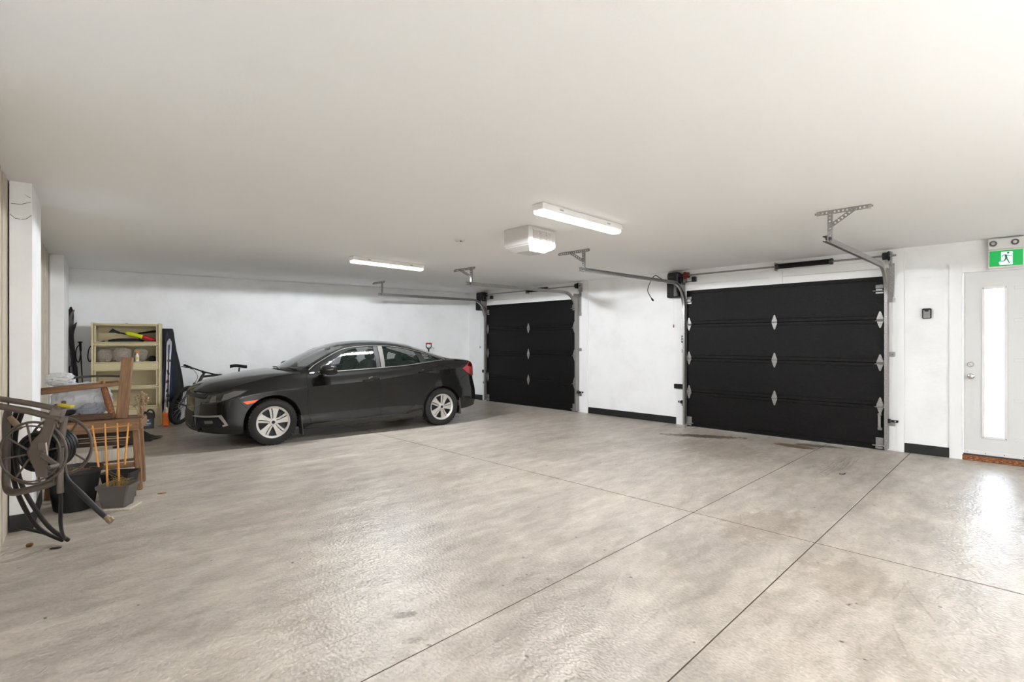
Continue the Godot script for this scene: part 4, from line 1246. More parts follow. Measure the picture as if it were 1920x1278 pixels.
func build_car() -> void:
	car_setup()
	var paint := mat("car_paint", Color(0.05, 0.047, 0.045), 0.5, 0.0, {"metallic_specular": 0.2, "clearcoat_enabled": true, "clearcoat": 0.85, "clearcoat_roughness": 0.07})
	var gloss := mat("piano_black", Color(0.03, 0.03, 0.03), 0.12)
	var dark: Material = mats["black_matte"]
	var plast := mat("car_plastic", Color(0.06, 0.058, 0.056), 0.6)
	var trim := mat("car_bright", Color(0.52, 0.51, 0.49), 0.3, 0.6)
	var glass := mat("car_glass", Color(0.075, 0.115, 0.10, 0.42), 0.03, 0.0, {"transparency": BaseMaterial3D.TRANSPARENCY_ALPHA})
	var seat := mat("car_seat", Color(0.085, 0.082, 0.08), 0.9)
	var car := thing("car", "black four-door sedan with silver wheel covers parked along back wall", "car", Transform3D(ry(38.484), Vector3(-3.7914, 0.0, -7.661)))

	# --- lower body, cut into panels
	var us := []
	var total: float = cul[cul.size() - 1]
	for i in 96: us.append(total * i / 95.0)
	for a in ARCH:
		for k in 19:
			us.append(u_at_x(a[0] - a[1] * cos(PI * k / 18.0)))
		us.append(u_at_x(a[0] - a[1] - 0.0006)); us.append(u_at_x(a[0] + a[1] + 0.0006))
	for x in [-0.42, 0.455, 1.552, 2.95]: us.append(u_at_x(x))
	us.sort()
	var NL := 14; var NU := 8
	var rows := []
	for u in us:
		var p: Vector2 = plan(u)[0]
		var bot := lutc(C_BOT, p.x); var cr := lutc(C_CREASE, p.x); var tp := lutc(C_TOP, p.x)
		for a in ARCH:
			var dx: float = p.x - a[0]
			if absf(dx) <= a[1] + 0.0002: bot = maxf(bot, a[2] + sqrt(maxf(0.0, a[1] * a[1] - dx * dx)))
		var row := []
		for j in NL + NU + 1:
			var y := lerpf(bot, cr, float(j) / NL) if j <= NL else lerpf(cr, tp, float(j - NL) / NU)
			row.append(side_u(u, y))
		rows.append(row)
	var pan := {"front_bumper": MB.new(), "fender": MB.new(), "front_door": MB.new(), "rear_door": MB.new(), "quarter_panel": MB.new(), "rear_bumper": MB.new()}
	for i in us.size() - 1:
		for j in NL + NU:
			var a: Vector3 = rows[i][j]; var b: Vector3 = rows[i + 1][j]; var c: Vector3 = rows[i + 1][j + 1]; var d: Vector3 = rows[i][j + 1]
			var mid := (a + b + c + d) * 0.25
			var n := "fender"
			var edge := lut([[0.2, 1.75], [0.284, 1.907], [0.37, 2.12], [0.5, 2.30], [0.72, 2.46], [0.93, 2.543], [1.1, 2.50]], mid.y)
			if mid.x < -0.42 and mid.y < 0.62 + (mid.x + 0.9) * 0.1 or mid.x < -0.8: n = "front_bumper"
			elif mid.x < 0.455: n = "fender"
			elif mid.x < 1.552: n = "front_door" if mid.y > 0.265 else "fender"
			elif mid.x < edge: n = "rear_door"
			elif mid.x > 2.95 and mid.y < 0.80 or mid.x > 3.45: n = "rear_bumper"
			else: n = "quarter_panel"
			pan[n].quad(a, b, c, d)
	for n in pan: both(n, pan[n], paint, car, 32.0)
	# arch lips and wheel wells
	for a in ARCH:
		var lip := MB.new(); var well := MB.new()
		var r1 := []; var r2 := []; var r3 := []
		for k in 25:
			var an := PI * k / 24.0
			var x: float = a[0] - a[1] * cos(an); var y: float = a[2] + a[1] * sin(an)
			var s := side(x, y)
			r1.append(s); r2.append(s + Vector3(0, 0, -0.045)); r3.append(Vector3(x, y, 0.52))
		var foot0: Vector3 = r1[0]; var foot1: Vector3 = r1[24]
		lip.grid([r1, r2])
		for f in [[r1, r2, r3, 0], [r1, r2, r3, 24]]:
			var q: Vector3 = r1[f[3]]
			lip.quad(q, Vector3(q.x, 0.19, q.z - 0.03), Vector3(q.x, 0.19, q.z - 0.07), q + Vector3(0, 0, -0.045))
			well.quad(r2[f[3]], Vector3(q.x, 0.19, q.z - 0.07), Vector3(q.x, 0.19, 0.52), r3[f[3]])
		well.grid([r2, r3])
		for k in 24: well.quad(r3[k], r3[k + 1], Vector3(r3[k + 1].x, 0.2, 0.52), Vector3(r3[k].x, 0.2, 0.52))
		both("arch_lip", lip, paint, car)
		both("wheel_well", well, dark, car)
	var un := MB.new()
	un.box(Vector3(1.3, 0.24, 0), Vector3(4.2, 0.06, 1.0))
	un.box(Vector3(1.32, 0.215, 0), Vector3(1.78, 0.05, 1.6))
	un.box(Vector3(-0.62, 0.26, 0), Vector3(0.46, 0.05, 1.2))
	un.box(Vector3(3.2, 0.33, 0), Vector3(0.45, 0.05, 1.3))
	part("underbody", un, dark, car)

	# --- upper surface
	var hood_st := [[-0.90, 0.748, top_at(-0.74)], [-0.83, 0.80, top_at(-0.61)], [-0.66, 0.878, top_at(-0.46)], [-0.35, 0.945, top_at(-0.2)], [-0.05, 0.988, top_at(0.05)], [0.15, 1.006, top_at(0.28)]]
	var hood := MB.new()
	hood.grid(upper_rows(dense(hood_st, 4), 24), false, false, true)
	part("hood", hood, paint, car, Transform3D(), 30.0)
	var cowl := MB.new()
	cowl.grid(upper_rows([[0.15, 0.985, top_at(0.28) + Vector3(0, -0.015, 0)], [0.24, 0.99, Vector3(0.40, 0.962, 0.74)], [0.30, 1.0, Vector3(0.44, 0.975, 0.73)]], 20), false, false, true)
	part("cowl", cowl, plast, car)
	var ws := dense([[0.24, 1.003, roof_pt(0.42)], [0.50, 1.13, roof_pt(0.60)], [0.78, 1.262, roof_pt(0.80)], [1.10, 1.38, roof_pt(1.06)]], 4)
	var rf := dense([[1.10, 1.38, roof_pt(1.06)], [1.30, 1.415, roof_pt(1.3)], [1.62, 1.432, roof_pt(1.62)], [2.0, 1.418, roof_pt(1.98)], [2.34, 1.368, roof_pt(2.26)]], 4)
	var rw := dense([[2.34, 1.368, roof_pt(2.26)], [2.62, 1.285, roof_pt(2.52)], [2.85, 1.205, roof_pt(2.74)], [3.06, 1.128, roof_pt(2.95)]], 4)
	var tk := dense([[3.06, 1.128, roof_pt(2.95)], [3.2, 1.105, top_at(3.12) + Vector3(0, 0.012, 0)], [3.4, 1.092, top_at(3.28) + Vector3(0, 0.008, 0)], [3.50, 1.085, top_at(3.42)]], 4)
	var NTT := 28
	for s in [["windshield", ws, glass], ["rear_window", rw, glass]]:
		var gm := MB.new(); var pm := MB.new(); var pr := MB.new()
		var rr := upper_rows(s[1], NTT, 2.0)
		for i in rr.size() - 1:
			for k in NTT:
				var m := pm if k < 1 or (s[0] == "windshield" and (i == 0 or k >= NTT - 1)) else (pr if k >= NTT - 1 else gm)
				m.quad(rr[i][k], rr[i][k + 1], rr[i + 1][k + 1], rr[i + 1][k])
		part(s[0], gm, s[2], car)
		part("glass_border", pm, gloss, car)
		if pr.v.size() > 0: part("glass_border", pr, gloss, car)
	var roof := MB.new()
	roof.grid(upper_rows(rf, NTT, 2.0), false, false, true)
	part("roof", roof, paint, car, Transform3D(), 40.0)
	var trunk := MB.new()
	trunk.grid(upper_rows(tk, NTT, 2.4), false, false, true)
	var last: Array = upper_rows([tk[tk.size() - 1]], NTT, 2.4)[0]
	var down := []
	for q in last:
		down.append(Vector3(q.x + 0.03 - 0.05 * absf(q.z), 0.78, q.z))
	trunk.grid([last, down], false, false, true)
	part("trunk_lid", trunk, paint, car, Transform3D(), 30.0)

	# --- greenhouse sides
	var outline := []
	var xs := []
	for i in 53: xs.append(lerpf(0.40, 2.96, i / 52.0))
	for x in xs: outline.append(Vector2(x, lutc(C_TOP, x)))
	for i in range(xs.size() - 1, -1, -1): outline.append(Vector2(xs[i], maxf(roof_y(xs[i]), lutc(C_TOP, xs[i]) + 0.004)))
	var wins := {
		"front_door_window": [Vector2(0.66, 0.980), Vector2(0.86, 1.128), Vector2(1.02, 1.228), Vector2(1.14, 1.282), Vector2(1.28, 1.312), Vector2(1.528, 1.328), Vector2(1.508, 1.003)],
		"rear_door_window": [Vector2(1.655, 1.012), Vector2(1.69, 1.328), Vector2(1.90, 1.314), Vector2(2.08, 1.284), Vector2(2.235, 1.24), Vector2(2.272, 1.13), Vector2(2.275, 1.058)],
		"quarter_window": [Vector2(2.355, 1.205), Vector2(2.395, 1.208), Vector2(2.54, 1.165), Vector2(2.67, 1.112), Vector2(2.61, 1.09), Vector2(2.42, 1.072)]}
	var shell := MB.new(); 
	for band in [[0.9, 1.15], [1.15, 1.45]]:
		var strip := PackedVector2Array([Vector2(0.3, band[0]), Vector2(3.1, band[0]), Vector2(3.1, band[1]), Vector2(0.3, band[1])])
		var polys: Array = Geometry2D.intersect_polygons(PackedVector2Array(outline), strip)
		for n in wins:
			var nx := []
			for p in polys: nx.append_array(Geometry2D.clip_polygons(p, PackedVector2Array(wins[n])))
			polys = nx
		for p in polys:
			if Geometry2D.is_polygon_clockwise(p): continue
			shell.add(patch(p, cabin, 0.08, 0.0, Vector3(0, 0.3, 1)))
	both("window_surround", shell, paint, car, 40.0)
	for n in wins: both(n, patch(wins[n], cabin, 0.08, -0.008, Vector3(0, 0.3, 1)), glass, car)
	both("pillar_cover", patch([Vector2(1.515, 0.995), Vector2(1.535, 1.33), Vector2(1.60, 1.335), Vector2(1.58, 1.0)], cabin, 0.1, 0.004, Vector3(0, 0.3, 1)), plast, car)
	both("pillar_cover", patch([Vector2(1.59, 1.0), Vector2(1.61, 1.335), Vector2(1.688, 1.333), Vector2(1.655, 1.01)], cabin, 0.1, 0.005, Vector3(0, 0.3, 1)), mat("car_dusty", Color(0.33, 0.32, 0.30), 0.6), car)
	both("pillar_cover", patch([Vector2(2.278, 1.055), Vector2(2.275, 1.13), Vector2(2.24, 1.235), Vector2(2.35, 1.21), Vector2(2.418, 1.07)], cabin, 0.1, 0.003, Vector3(0, 0.3, 1)), plast, car)
	# bright mouldings round the side windows
	var belt := []
	for i in 24: belt.append(Vector2(lerpf(0.62, 2.72, i / 23.0), lutc(C_TOP, lerpf(0.62, 2.72, i / 23.0)) + 0.012))
	both("belt_moulding", seam(belt, cabin, 0.008), trim, car)
	var drip := []
	for i in 30:
		var x := lerpf(0.5, 2.76, i / 29.0)
		drip.append(Vector2(x, roof_y(x) - 0.022))
	drip.append(Vector2(2.77, 1.10))
	both("window_moulding", seam(drip, cabin, 0.007), trim, car)
	# --- seams
	both("door_seam", seam([Vector2(0.452, 0.945), Vector2(0.452, 0.6), Vector2(0.465, 0.40), Vector2(0.50, 0.268), Vector2(1.0, 0.275), Vector2(1.907, 0.284)], on_side), dark, car)
	both("door_seam", seam([Vector2(1.565, 0.985), Vector2(1.556, 0.83), Vector2(1.553, 0.6), Vector2(1.55, 0.285)], on_side), dark, car)
	both("door_seam", seam([Vector2(2.43, 1.05), Vector2(2.53, 0.97), Vector2(2.545, 0.90), Vector2(2.49, 0.74), Vector2(2.40, 0.61), Vector2(2.26, 0.47), Vector2(2.12, 0.37), Vector2(2.02, 0.31), Vector2(1.907, 0.284)], on_side), dark, car)
	var hs := []
	for i in 16:
		var x := lerpf(-0.74, 0.28, i / 15.0)
		hs.append(Vector2(x, lutc(C_TOP, x) - 0.004))
	both("hood_seam", seam(hs, on_side, 0.005), dark, car)
	both("bumper_seam", seam([Vector2(-0.28, 0.76), Vector2(-0.42, 0.66), Vector2(-0.40, 0.6), Vector2(-0.33, 0.53)], on_side, 0.003), dark, car)
	both("bumper_seam", seam([Vector2(3.10, 0.93), Vector2(3.2, 0.85), Vector2(3.05, 0.78), Vector2(2.97, 0.62)], on_side, 0.003), dark, car)
	var fuel := []
	for i in 21:
		var a := TAU * i / 20.0
		fuel.append(Vector2(2.735 + cos(a) * 0.09, 0.905 + sin(a) * 0.075 - cos(a) * 0.006))
	part("fuel_flap", seam(fuel, on_side, 0.0025), dark, car)
	# --- sill trim, mud flaps
	both("sill_trim", patch([Vector2(0.42, 0.19), Vector2(0.52, 0.245), Vector2(1.0, 0.252), Vector2(2.0, 0.258), Vector2(2.26, 0.30), Vector2(2.285, 0.20), Vector2(1.3, 0.182)], on_side, 0.06, 0.006, Vector3(0, 0, 1), 0.006), mat("sill_dust", Color(0.19, 0.18, 0.165), 0.75), car)
	for q in [[0.375, 0.235], [3.005, 0.30]]:
		var fl := MB.new()
		fl.box(Vector3(q[0], q[1], 0.80), Vector3(0.012, 0.28, 0.17), euler(0, 0, 6.0), 0.004)
		both("mud_flap", fl, mat("flap_dust", Color(0.30, 0.28, 0.255), 0.85), car)
	# --- lamps and grilles
	var lens := mat("head_lamp_lens", Color(0.10, 0.097, 0.094), 0.10, 0.2, {"clearcoat_enabled": true, "clearcoat": 1.0, "clearcoat_roughness": 0.03})
	var zz := Vector3(-0.3, 0, 1)
	var hl := both("head_lamp", patch([Vector2(-0.84, 0.70), Vector2(-0.74, 0.706), Vector2(-0.47, 0.778), Vector2(-0.293, 0.772), Vector2(-0.40, 0.70), Vector2(-0.52, 0.655), Vector2(-0.72, 0.605), Vector2(-0.85, 0.60)], on_side, 0.05, 0.006, zz, 0.006), lens, car)
	part("reflector", patch([Vector2(-0.60, 0.715), Vector2(-0.47, 0.758), Vector2(-0.33, 0.758), Vector2(-0.42, 0.705), Vector2(-0.55, 0.66), Vector2(-0.62, 0.645)], on_side, 0.05, 0.008, zz), mat("lamp_silver", Color(0.44, 0.43, 0.42), 0.2, 0.5), hl)
	part("reflector", patch([Vector2(-0.74, 0.69), Vector2(-0.69, 0.70), Vector2(-0.67, 0.63), Vector2(-0.74, 0.615)], on_side, 0.05, 0.008, zz), mat("lamp_silver", Color.WHITE), hl)
	both("side_marker", patch([Vector2(-0.379, 0.617), Vector2(-0.19, 0.638), Vector2(-0.235, 0.600), Vector2(-0.33, 0.582)], on_side, 0.04, 0.006, zz, 0.006), mat("amber", Color(0.93, 0.36, 0.06), 0.25), car)
	var fog := [Vector2(-0.90, 0.425), Vector2(-0.64, 0.437), Vector2(-0.575, 0.335), Vector2(-0.64, 0.315), Vector2(-0.84, 0.29), Vector2(-0.905, 0.33)]
	both("fog_lamp_recess", patch(fog, on_side, 0.05, 0.004, zz), dark, car)
	both("fog_lamp", patch([Vector2(-0.79, 0.385), Vector2(-0.71, 0.39), Vector2(-0.70, 0.355), Vector2(-0.78, 0.345)], on_side, 0.04, 0.008, zz), mat("lamp_silver", Color.WHITE), car)
	both("fog_garnish", patch([Vector2(-0.885, 0.425), Vector2(-0.87, 0.445), Vector2(-0.62, 0.462), Vector2(-0.545, 0.325), Vector2(-0.60, 0.31), Vector2(-0.605, 0.33), Vector2(-0.58, 0.338), Vector2(-0.645, 0.437)], on_side, 0.03, 0.014, zz, 0.014), mat("garnish", Color(0.68, 0.665, 0.645), 0.3, 0.7), car)
	var gf := Vector3(-1, 0, 0)
	part("grille", patch([Vector2(-0.62, 0.60), Vector2(-0.5, 0.55), Vector2(0.5, 0.55), Vector2(0.62, 0.60), Vector2(0.66, 0.70), Vector2(-0.66, 0.70)], on_nose, 0.06, 0.004, gf), gloss, car)
	part("grille_bar", patch([Vector2(-0.64, 0.668), Vector2(0.64, 0.668), Vector2(0.64, 0.706), Vector2(-0.64, 0.706)], on_nose, 0.06, 0.02, gf, 0.02), plast, car)
	part("lower_intake", patch([Vector2(-0.48, 0.29), Vector2(0.48, 0.29), Vector2(0.40, 0.48), Vector2(-0.40, 0.48)], on_nose, 0.06, 0.004, gf), mat("intake_mesh", Color(0.09, 0.075, 0.045), 0.6), car)
	part("front_lip", seam([Vector2(-0.62, 0.25), Vector2(0.0, 0.245), Vector2(0.62, 0.25)], on_nose, 0.012), plast, car)
	var tz := Vector3(0.4, 0, 1)
	var tl := both("tail_lamp", patch([Vector2(3.069, 0.945), Vector2(3.21, 1.005), Vector2(3.32, 1.048), Vector2(3.40, 1.045), Vector2(3.43, 0.95), Vector2(3.40, 0.81), Vector2(3.34, 0.80), Vector2(3.18, 0.87)], on_side, 0.04, 0.012, tz, 0.012), mat("tail_red", Color(0.62, 0.03, 0.035), 0.15, 0.0, {"clearcoat_enabled": true, "clearcoat": 1.0}), car)
	part("dark_lens", patch([Vector2(3.25, 1.015), Vector2(3.325, 1.042), Vector2(3.40, 1.04), Vector2(3.41, 0.99), Vector2(3.31, 0.965), Vector2(3.20, 0.985)], on_side, 0.04, 0.015, tz), mat("tail_dark", Color(0.30, 0.015, 0.02), 0.12), tl)
	# --- mirrors, handles, wipers
	var mi := MB.new()
	mi.ball(Vector3(0.70, 1.014, 1.0), Vector3(0.118, 0.07, 0.15), euler(0, -14, 0), 10, 18, 0.72)
	both("mirror_shell", mi, paint, car)
	var mb := MB.new()
	mb.ball(Vector3(0.702, 0.980, 1.0), Vector3(0.121, 0.042, 0.153), euler(0, -14, 0), 8, 18, 0.72)
	mb.box(Vector3(0.68, 0.975, 0.87), Vector3(0.07, 0.03, 0.10), Basis(), 0.01)
	both("mirror_base", mb, gloss, car)
	for q in [[1.385, 0.833], [2.32, 0.927]]:
		var hc := side(q[0], q[1])
		var rc := MB.new()
		rc.ball(hc + Vector3(0.02, 0.005, -0.012), Vector3(0.075, 0.036, 0.016), Basis(), 8, 16)
		both("handle_recess", rc, gloss, car)
		var hb := MB.new()
		hb.tube(smooth([hc + Vector3(-0.12, -0.006, 0.0), hc + Vector3(-0.09, -0.003, 0.024), hc + Vector3(0.02, 0.004, 0.03), hc + Vector3(0.10, 0.01, 0.024), hc + Vector3(0.13, 0.012, 0.0)], 4), 0.0125, 8)
		both("door_handle", hb, paint, car)
	for q in [[0.30, -0.42, 0.28, 0.08], [0.27, 0.16, 0.40, 0.60]]:
		var wp := MB.new()
		wp.tube([Vector3(q[0], 1.012, q[1]), Vector3((q[0] + q[2]) / 2, 1.022, (q[1] + q[3]) / 2), Vector3(q[2] - 0.03, 1.008, q[3])], 0.009, 6)
		part("wiper", wp, mats["black_plastic"], car)
	# --- cabin
	for z in [-0.37, 0.37]:
		var s := MB.new()
		s.box(Vector3(1.18, 0.56, z), Vector3(0.52, 0.16, 0.48), euler(0, 0, 6), 0.05)
		s.box(Vector3(1.50, 0.83, z), Vector3(0.15, 0.60, 0.46), euler(0, 0, -14), 0.06)
		var so := part("front_seat", s, seat, car)
		var h := MB.new()
		h.box(Vector3(1.585, 1.20, z), Vector3(0.10, 0.19, 0.25), euler(0, 0, -10), 0.045)
		h.tube([Vector3(1.565, 1.06, z - 0.05), Vector3(1.58, 1.15, z - 0.05)], 0.008, 6)
		h.tube([Vector3(1.565, 1.06, z + 0.05), Vector3(1.58, 1.15, z + 0.05)], 0.008, 6)
		part("headrest", h, seat, so)
		var rh := MB.new()
		rh.box(Vector3(2.46, 1.12, z), Vector3(0.09, 0.14, 0.24), euler(0, 0, -14), 0.04)
		part("rear_headrest", rh, seat, car)
	var rs := MB.new()
	rs.box(Vector3(2.08, 0.55, 0), Vector3(0.5, 0.2, 1.25), euler(0, 0, 6), 0.05)
	rs.box(Vector3(2.40, 0.80, 0), Vector3(0.15, 0.52, 1.25), euler(0, 0, -16), 0.06)
	rs.box(Vector3(2.70, 1.03, 0), Vector3(0.55, 0.04, 1.15), Basis(), 0.01)
	part("rear_seat", rs, seat, car)
	var db := MB.new()
	db.box(Vector3(0.62, 0.88, 0), Vector3(0.52, 0.18, 1.36), euler(0, 0, -3), 0.06)
	db.box(Vector3(0.95, 0.55, 0), Vector3(0.7, 0.3, 0.24), Basis(), 0.04)
	part("dashboard", db, seat, car)
	var sw := MB.new()
	var ring := []
	for k in 24:
		var a := TAU * k / 24.0
		ring.append(Vector3(0.95, 0.93, 0.37) + euler(0, 0, 24) * Vector3(0, cos(a) * 0.185, sin(a) * 0.185))
	sw.tube(ring, 0.015, 8, true)
	sw.span(Vector3(0.95, 0.93, 0.19), Vector3(0.95, 0.93, 0.55), 0.03, 0.03)
	part("steering_wheel", sw, seat, car)
	part("cabin_floor", boxm(Vector3(1.6, 0.36, 0), Vector3(2.4, 0.05, 1.5)), dark, car)
	part("firewall", boxm(Vector3(0.42, 0.62, 0), Vector3(0.04, 0.5, 1.45)), dark, car)
	var im := MB.new()
	im.box(Vector3(1.02, 1.30, 0), Vector3(0.03, 0.055, 0.22), Basis(), 0.012)
	im.tube([Vector3(1.03, 1.31, 0), Vector3(1.10, 1.365, 0)], 0.01, 6)
	part("rear_view_mirror", im, mats["black_plastic"], car)
	# --- wheels
	for q in [[0.0, 1.0], [WB, 1.0], [0.0, -1.0], [WB, -1.0]]:
		wheel(car, Vector3(q[0], 0.313, 0.768 * q[1]), q[1] > 0.0, 0.35 if q[0] < 1.0 else 0.1)

# ------------------------------------------------------------------ shelf unit, skis, ski bag, bicycle and jugs at the back wall
func crumple(seed_: int, c: Vector3, r: Vector3, amp: float, rings := 16, segs := 24, freq := 3.5) -> MB:      # a creased bag
	var f := FastNoiseLite.new(); f.seed = seed_; f.frequency = freq; f.fractal_octaves = 3; f.noise_type = FastNoiseLite.TYPE_CELLULAR; f.cellular_return_type = FastNoiseLite.RETURN_DISTANCE
	var m := MB.new()
	var rows := []
	for i in rings + 1:
		var th := PI * i / rings
		var row := []
		for k in segs:
			var ph := TAU * k / segs
			var d := Vector3(sin(th) * cos(ph), cos(th), sin(th) * sin(ph))
			var q := Vector3(signf(d.x) * pow(absf(d.x), 0.8), signf(d.y) * pow(absf(d.y), 0.8), signf(d.z) * pow(absf(d.z), 0.8))
			var n := f.get_noise_3d(d.x, d.y, d.z) + 0.5
			row.append(c + q * r * (1.0 + amp * n))
		rows.append(row)
	m.grid(rows, false, true)
	m.fix(0)
	return m

func ski_mesh(l: float, w: float) -> MB:       # standing along y, tip curving to +z
	var rows := []
	var n := 26
	for i in n + 1:
		var t := float(i) / n
		var y := t * l
		var z := 0.0
		if t > 0.86: z = pow((t - 0.86) / 0.14, 2.0) * 0.09
		z += 0.02 * sin(PI * t) - 0.0
		var hw := w * 0.5 * (1.0 - 0.22 * sin(PI * clampf((t - 0.08) / 0.8, 0.0, 1.0)))
		if t > 0.93: hw *= sqrt(maxf(0.02, 1.0 - pow((t - 0.93) / 0.072, 2.0)))
		var th := 0.012 if t > 0.25 and t < 0.7 else 0.007
		rows.append([Vector3(-hw, y, z), Vector3(hw, y, z), Vector3(hw, y, z + th), Vector3(-hw, y, z + th)])
	var m := MB.new()
	m.grid(rows, false, true)
	m.quad(rows[0][0], rows[0][1], rows[0][2], rows[0][3])
	m.quad(rows[n][3], rows[n][2], rows[n][1], rows[n][0])
	m.fix(0)
	return m

func build_storage() -> void:
	var cream := mat("cream_metal", Color(0.80, 0.745, 0.595), 0.45)
	var S := Transform3D(ry(30.0), Vector3(-5.871, 0, -8.547))
	var W := 0.905; var D := 0.40; var Ht := 1.714
	var u := thing("shelf_unit", "cream metal shelf unit with four open compartments against back wall", "shelf unit", S)
	var sd := boxm(Vector3(0, Ht / 2, -D / 2), Vector3(0.028, Ht, D), 0.004).mesh()
	part("side_panel", sd, cream, u, Transform3D(Basis(), Vector3(-0.014, 0, 0)))
	part("side_panel", sd, cream, u, Transform3D(Basis(), Vector3(-W + 0.014, 0, 0)))
	part("back_panel", boxm(Vector3(-W / 2, Ht / 2, -D + 0.008), Vector3(W - 0.06, Ht - 0.02, 0.01)), cream, u)
	for q in [[1.692, 0.022, "top_panel"], [1.37, 0.034, "shelf"], [1.007, 0.11, "shelf"], [0.66, 0.028, "shelf"], [0.322, 0.035, "shelf"]]:
		part(q[2], boxm(Vector3(-W / 2, q[0], -D / 2 + 0.002), Vector3(W - 0.057, q[1], D - 0.012), 0.004), cream, u)
	part("kick_panel", boxm(Vector3(-W / 2, 0.152, -0.01), Vector3(W - 0.058, 0.30, 0.018), 0.003), cream, u)
	for q in [[1.392, 1.678], [1.065, 1.348], [0.678, 0.95], [0.343, 0.643]]:      # each opening: inner frame, edge gaps, punched back
		var f := MB.new()
		f.box(Vector3(-W / 2, q[0] + 0.008, -0.004), Vector3(W - 0.075, 0.016, 0.02), Basis(), 0.003)
		f.box(Vector3(-W / 2, q[1] - 0.006, -0.004), Vector3(W - 0.075, 0.012, 0.02), Basis(), 0.003)
		for x in [-0.048, -W + 0.048]:
			f.box(Vector3(x, (q[0] + q[1]) / 2, -0.008), Vector3(0.02, q[1] - q[0], 0.02), Basis(), 0.003)
		part("opening_frame", f, cream, u)
		var r := MB.new()
		for k in 26: r.box(Vector3(-0.1 - k * 0.028, q[0] + 0.12, -D + 0.015), Vector3(0.006, 0.02, 0.004))
		part("ribbed_row", r, cream, u)
	part("drawer_label", boxm(Vector3(-W / 2, 1.705, 0.001), Vector3(0.035, 0.008, 0.003)), mats["chrome"], u)
	# top compartment
	var tt := thing("snow_brush", "black snow brush lying in the top compartment of cream shelf", "brush", S * Transform3D(Basis(), Vector3(0, 1.40, -0.14)))
	var m := MB.new()
	m.tube([Vector3(-0.60, 0.165, 0), Vector3(-0.42, 0.115, 0.0), Vector3(-0.07, 0.02, 0.0)], 0.012, 8)
	part("handle", m, mats["black_plastic"], tt)
	m = MB.new()
	m.prism(PackedVector2Array([Vector2(-0.71, 0.155), Vector2(-0.655, 0.225), Vector2(-0.60, 0.19), Vector2(-0.55, 0.165), Vector2(-0.56, 0.135), Vector2(-0.63, 0.155)]), 0.03, Transform3D(Basis(), Vector3(0, 0, -0.015)))
	part("scraper", m, mats["black_plastic"], tt)
	tt = thing("folding_umbrella", "yellow and red folded umbrella in the top compartment of cream shelf", "umbrella", S * Transform3D(Basis(), Vector3(0, 1.40, -0.08)))
	m = MB.new()
	m.tube(smooth([Vector3(-0.465, 0.125, 0), Vector3(-0.44, 0.14, 0), Vector3(-0.37, 0.125, 0.005), Vector3(-0.25, 0.088, 0.0)], 4), [0.02, 0.03, 0.036, 0.04, 0.04, 0.038, 0.036, 0.036, 0.035, 0.034, 0.033, 0.032, 0.03], 12)
	part("yellow_cover", m, mat("neon_yellow", Color(0.78, 0.80, 0.06), 0.6), tt)
	m = MB.new()
	m.tube(smooth([Vector3(-0.25, 0.088, 0.0), Vector3(-0.17, 0.06, 0.0), Vector3(-0.065, 0.03, 0.0)], 3), [0.03, 0.034, 0.036, 0.034, 0.03, 0.026, 0.018], 12)
	part("red_cover", m, mat("crimson", Color(0.68, 0.07, 0.12), 0.6), tt)
	var black_stick := MB.new()
	black_stick.tube([Vector3(-0.33, 0.145, -0.1), Vector3(-0.06, 0.19, -0.1)], [0.012, 0.02], 8)
	black_stick.tube([Vector3(-0.30, 0.022, -0.1), Vector3(-0.33, 0.145, -0.1)], 0.01, 6)
	single("folded_tripod", black_stick, mats["black_plastic"], "black folded stick behind the umbrella in the top compartment", "stick", S * Transform3D(Basis(), Vector3(0, 1.40, -0.16)))
	single("dark_cloth", crumple(3, Vector3(-0.48, 0.030, -0.2), Vector3(0.24, 0.035, 0.10), 0.35), mat("charcoal_cloth", Color(0.13, 0.125, 0.125), 0.8), "crumpled charcoal cloth lying in top compartment of cream shelf", "cloth", S * Transform3D(Basis(), Vector3(0, 1.395, 0)))
	var wedge := MB.new()
	wedge.prism(PackedVector2Array([Vector2(-0.86, 0.0), Vector2(-0.76, 0.035), Vector2(-0.74, 0.0)]), 0.12, Transform3D(Basis(), Vector3(0, 0, -0.06)))
	single("black_folder", wedge, mats["black_matte"], "flat black wedge at left in the top compartment", "folder", S * Transform3D(Basis(), Vector3(0, 1.39, -0.1)))
	# second compartment: plastic-wrapped bundles
	var film := mat("clear_film", Color(0.86, 0.82, 0.76, 0.34), 0.08, 0.0, {"transparency": BaseMaterial3D.TRANSPARENCY_ALPHA})
	var inner := mat("bundle_inside", Color(0.47, 0.41, 0.34), 0.8)
	var bl := ["left clear plastic wrapped bundle in second compartment of cream shelf", "middle clear plastic wrapped bundle, the largest in the second compartment", "right clear plastic wrapped bundle beside the spray bottle"]
	var bx := [[-0.755, 0.125, 0.105, 0.11], [-0.525, 0.15, 0.125, 0.12], [-0.285, 0.135, 0.10, 0.11]]
	for i in 3:
		var b := thing("wrapped_bundle", bl[i], "bundle", S * Transform3D(Basis(), Vector3(bx[i][0], 1.072, -0.16)), "plastic wrapped bundles")
		part("contents", crumple(20 + i, Vector3(0, bx[i][1] * 0.8, 0), Vector3(bx[i][2] * 0.70, bx[i][1] * 0.55, bx[i][3] * 0.6), 0.5), inner, b)
		part("film", crumple(30 + i, Vector3(0, bx[i][1] * 0.86, 0), Vector3(bx[i][2] * 0.98, bx[i][1] * 0.80, bx[i][3] * 0.90), 0.55, 26, 40, 6.0), film, b, Transform3D(), 1.0)
	var sb := thing("spray_bottle", "white spray bottle with orange nozzle in second compartment", "bottle", S * Transform3D(Basis(), Vector3(-0.318, 1.083, -0.045)))
	m = MB.new()
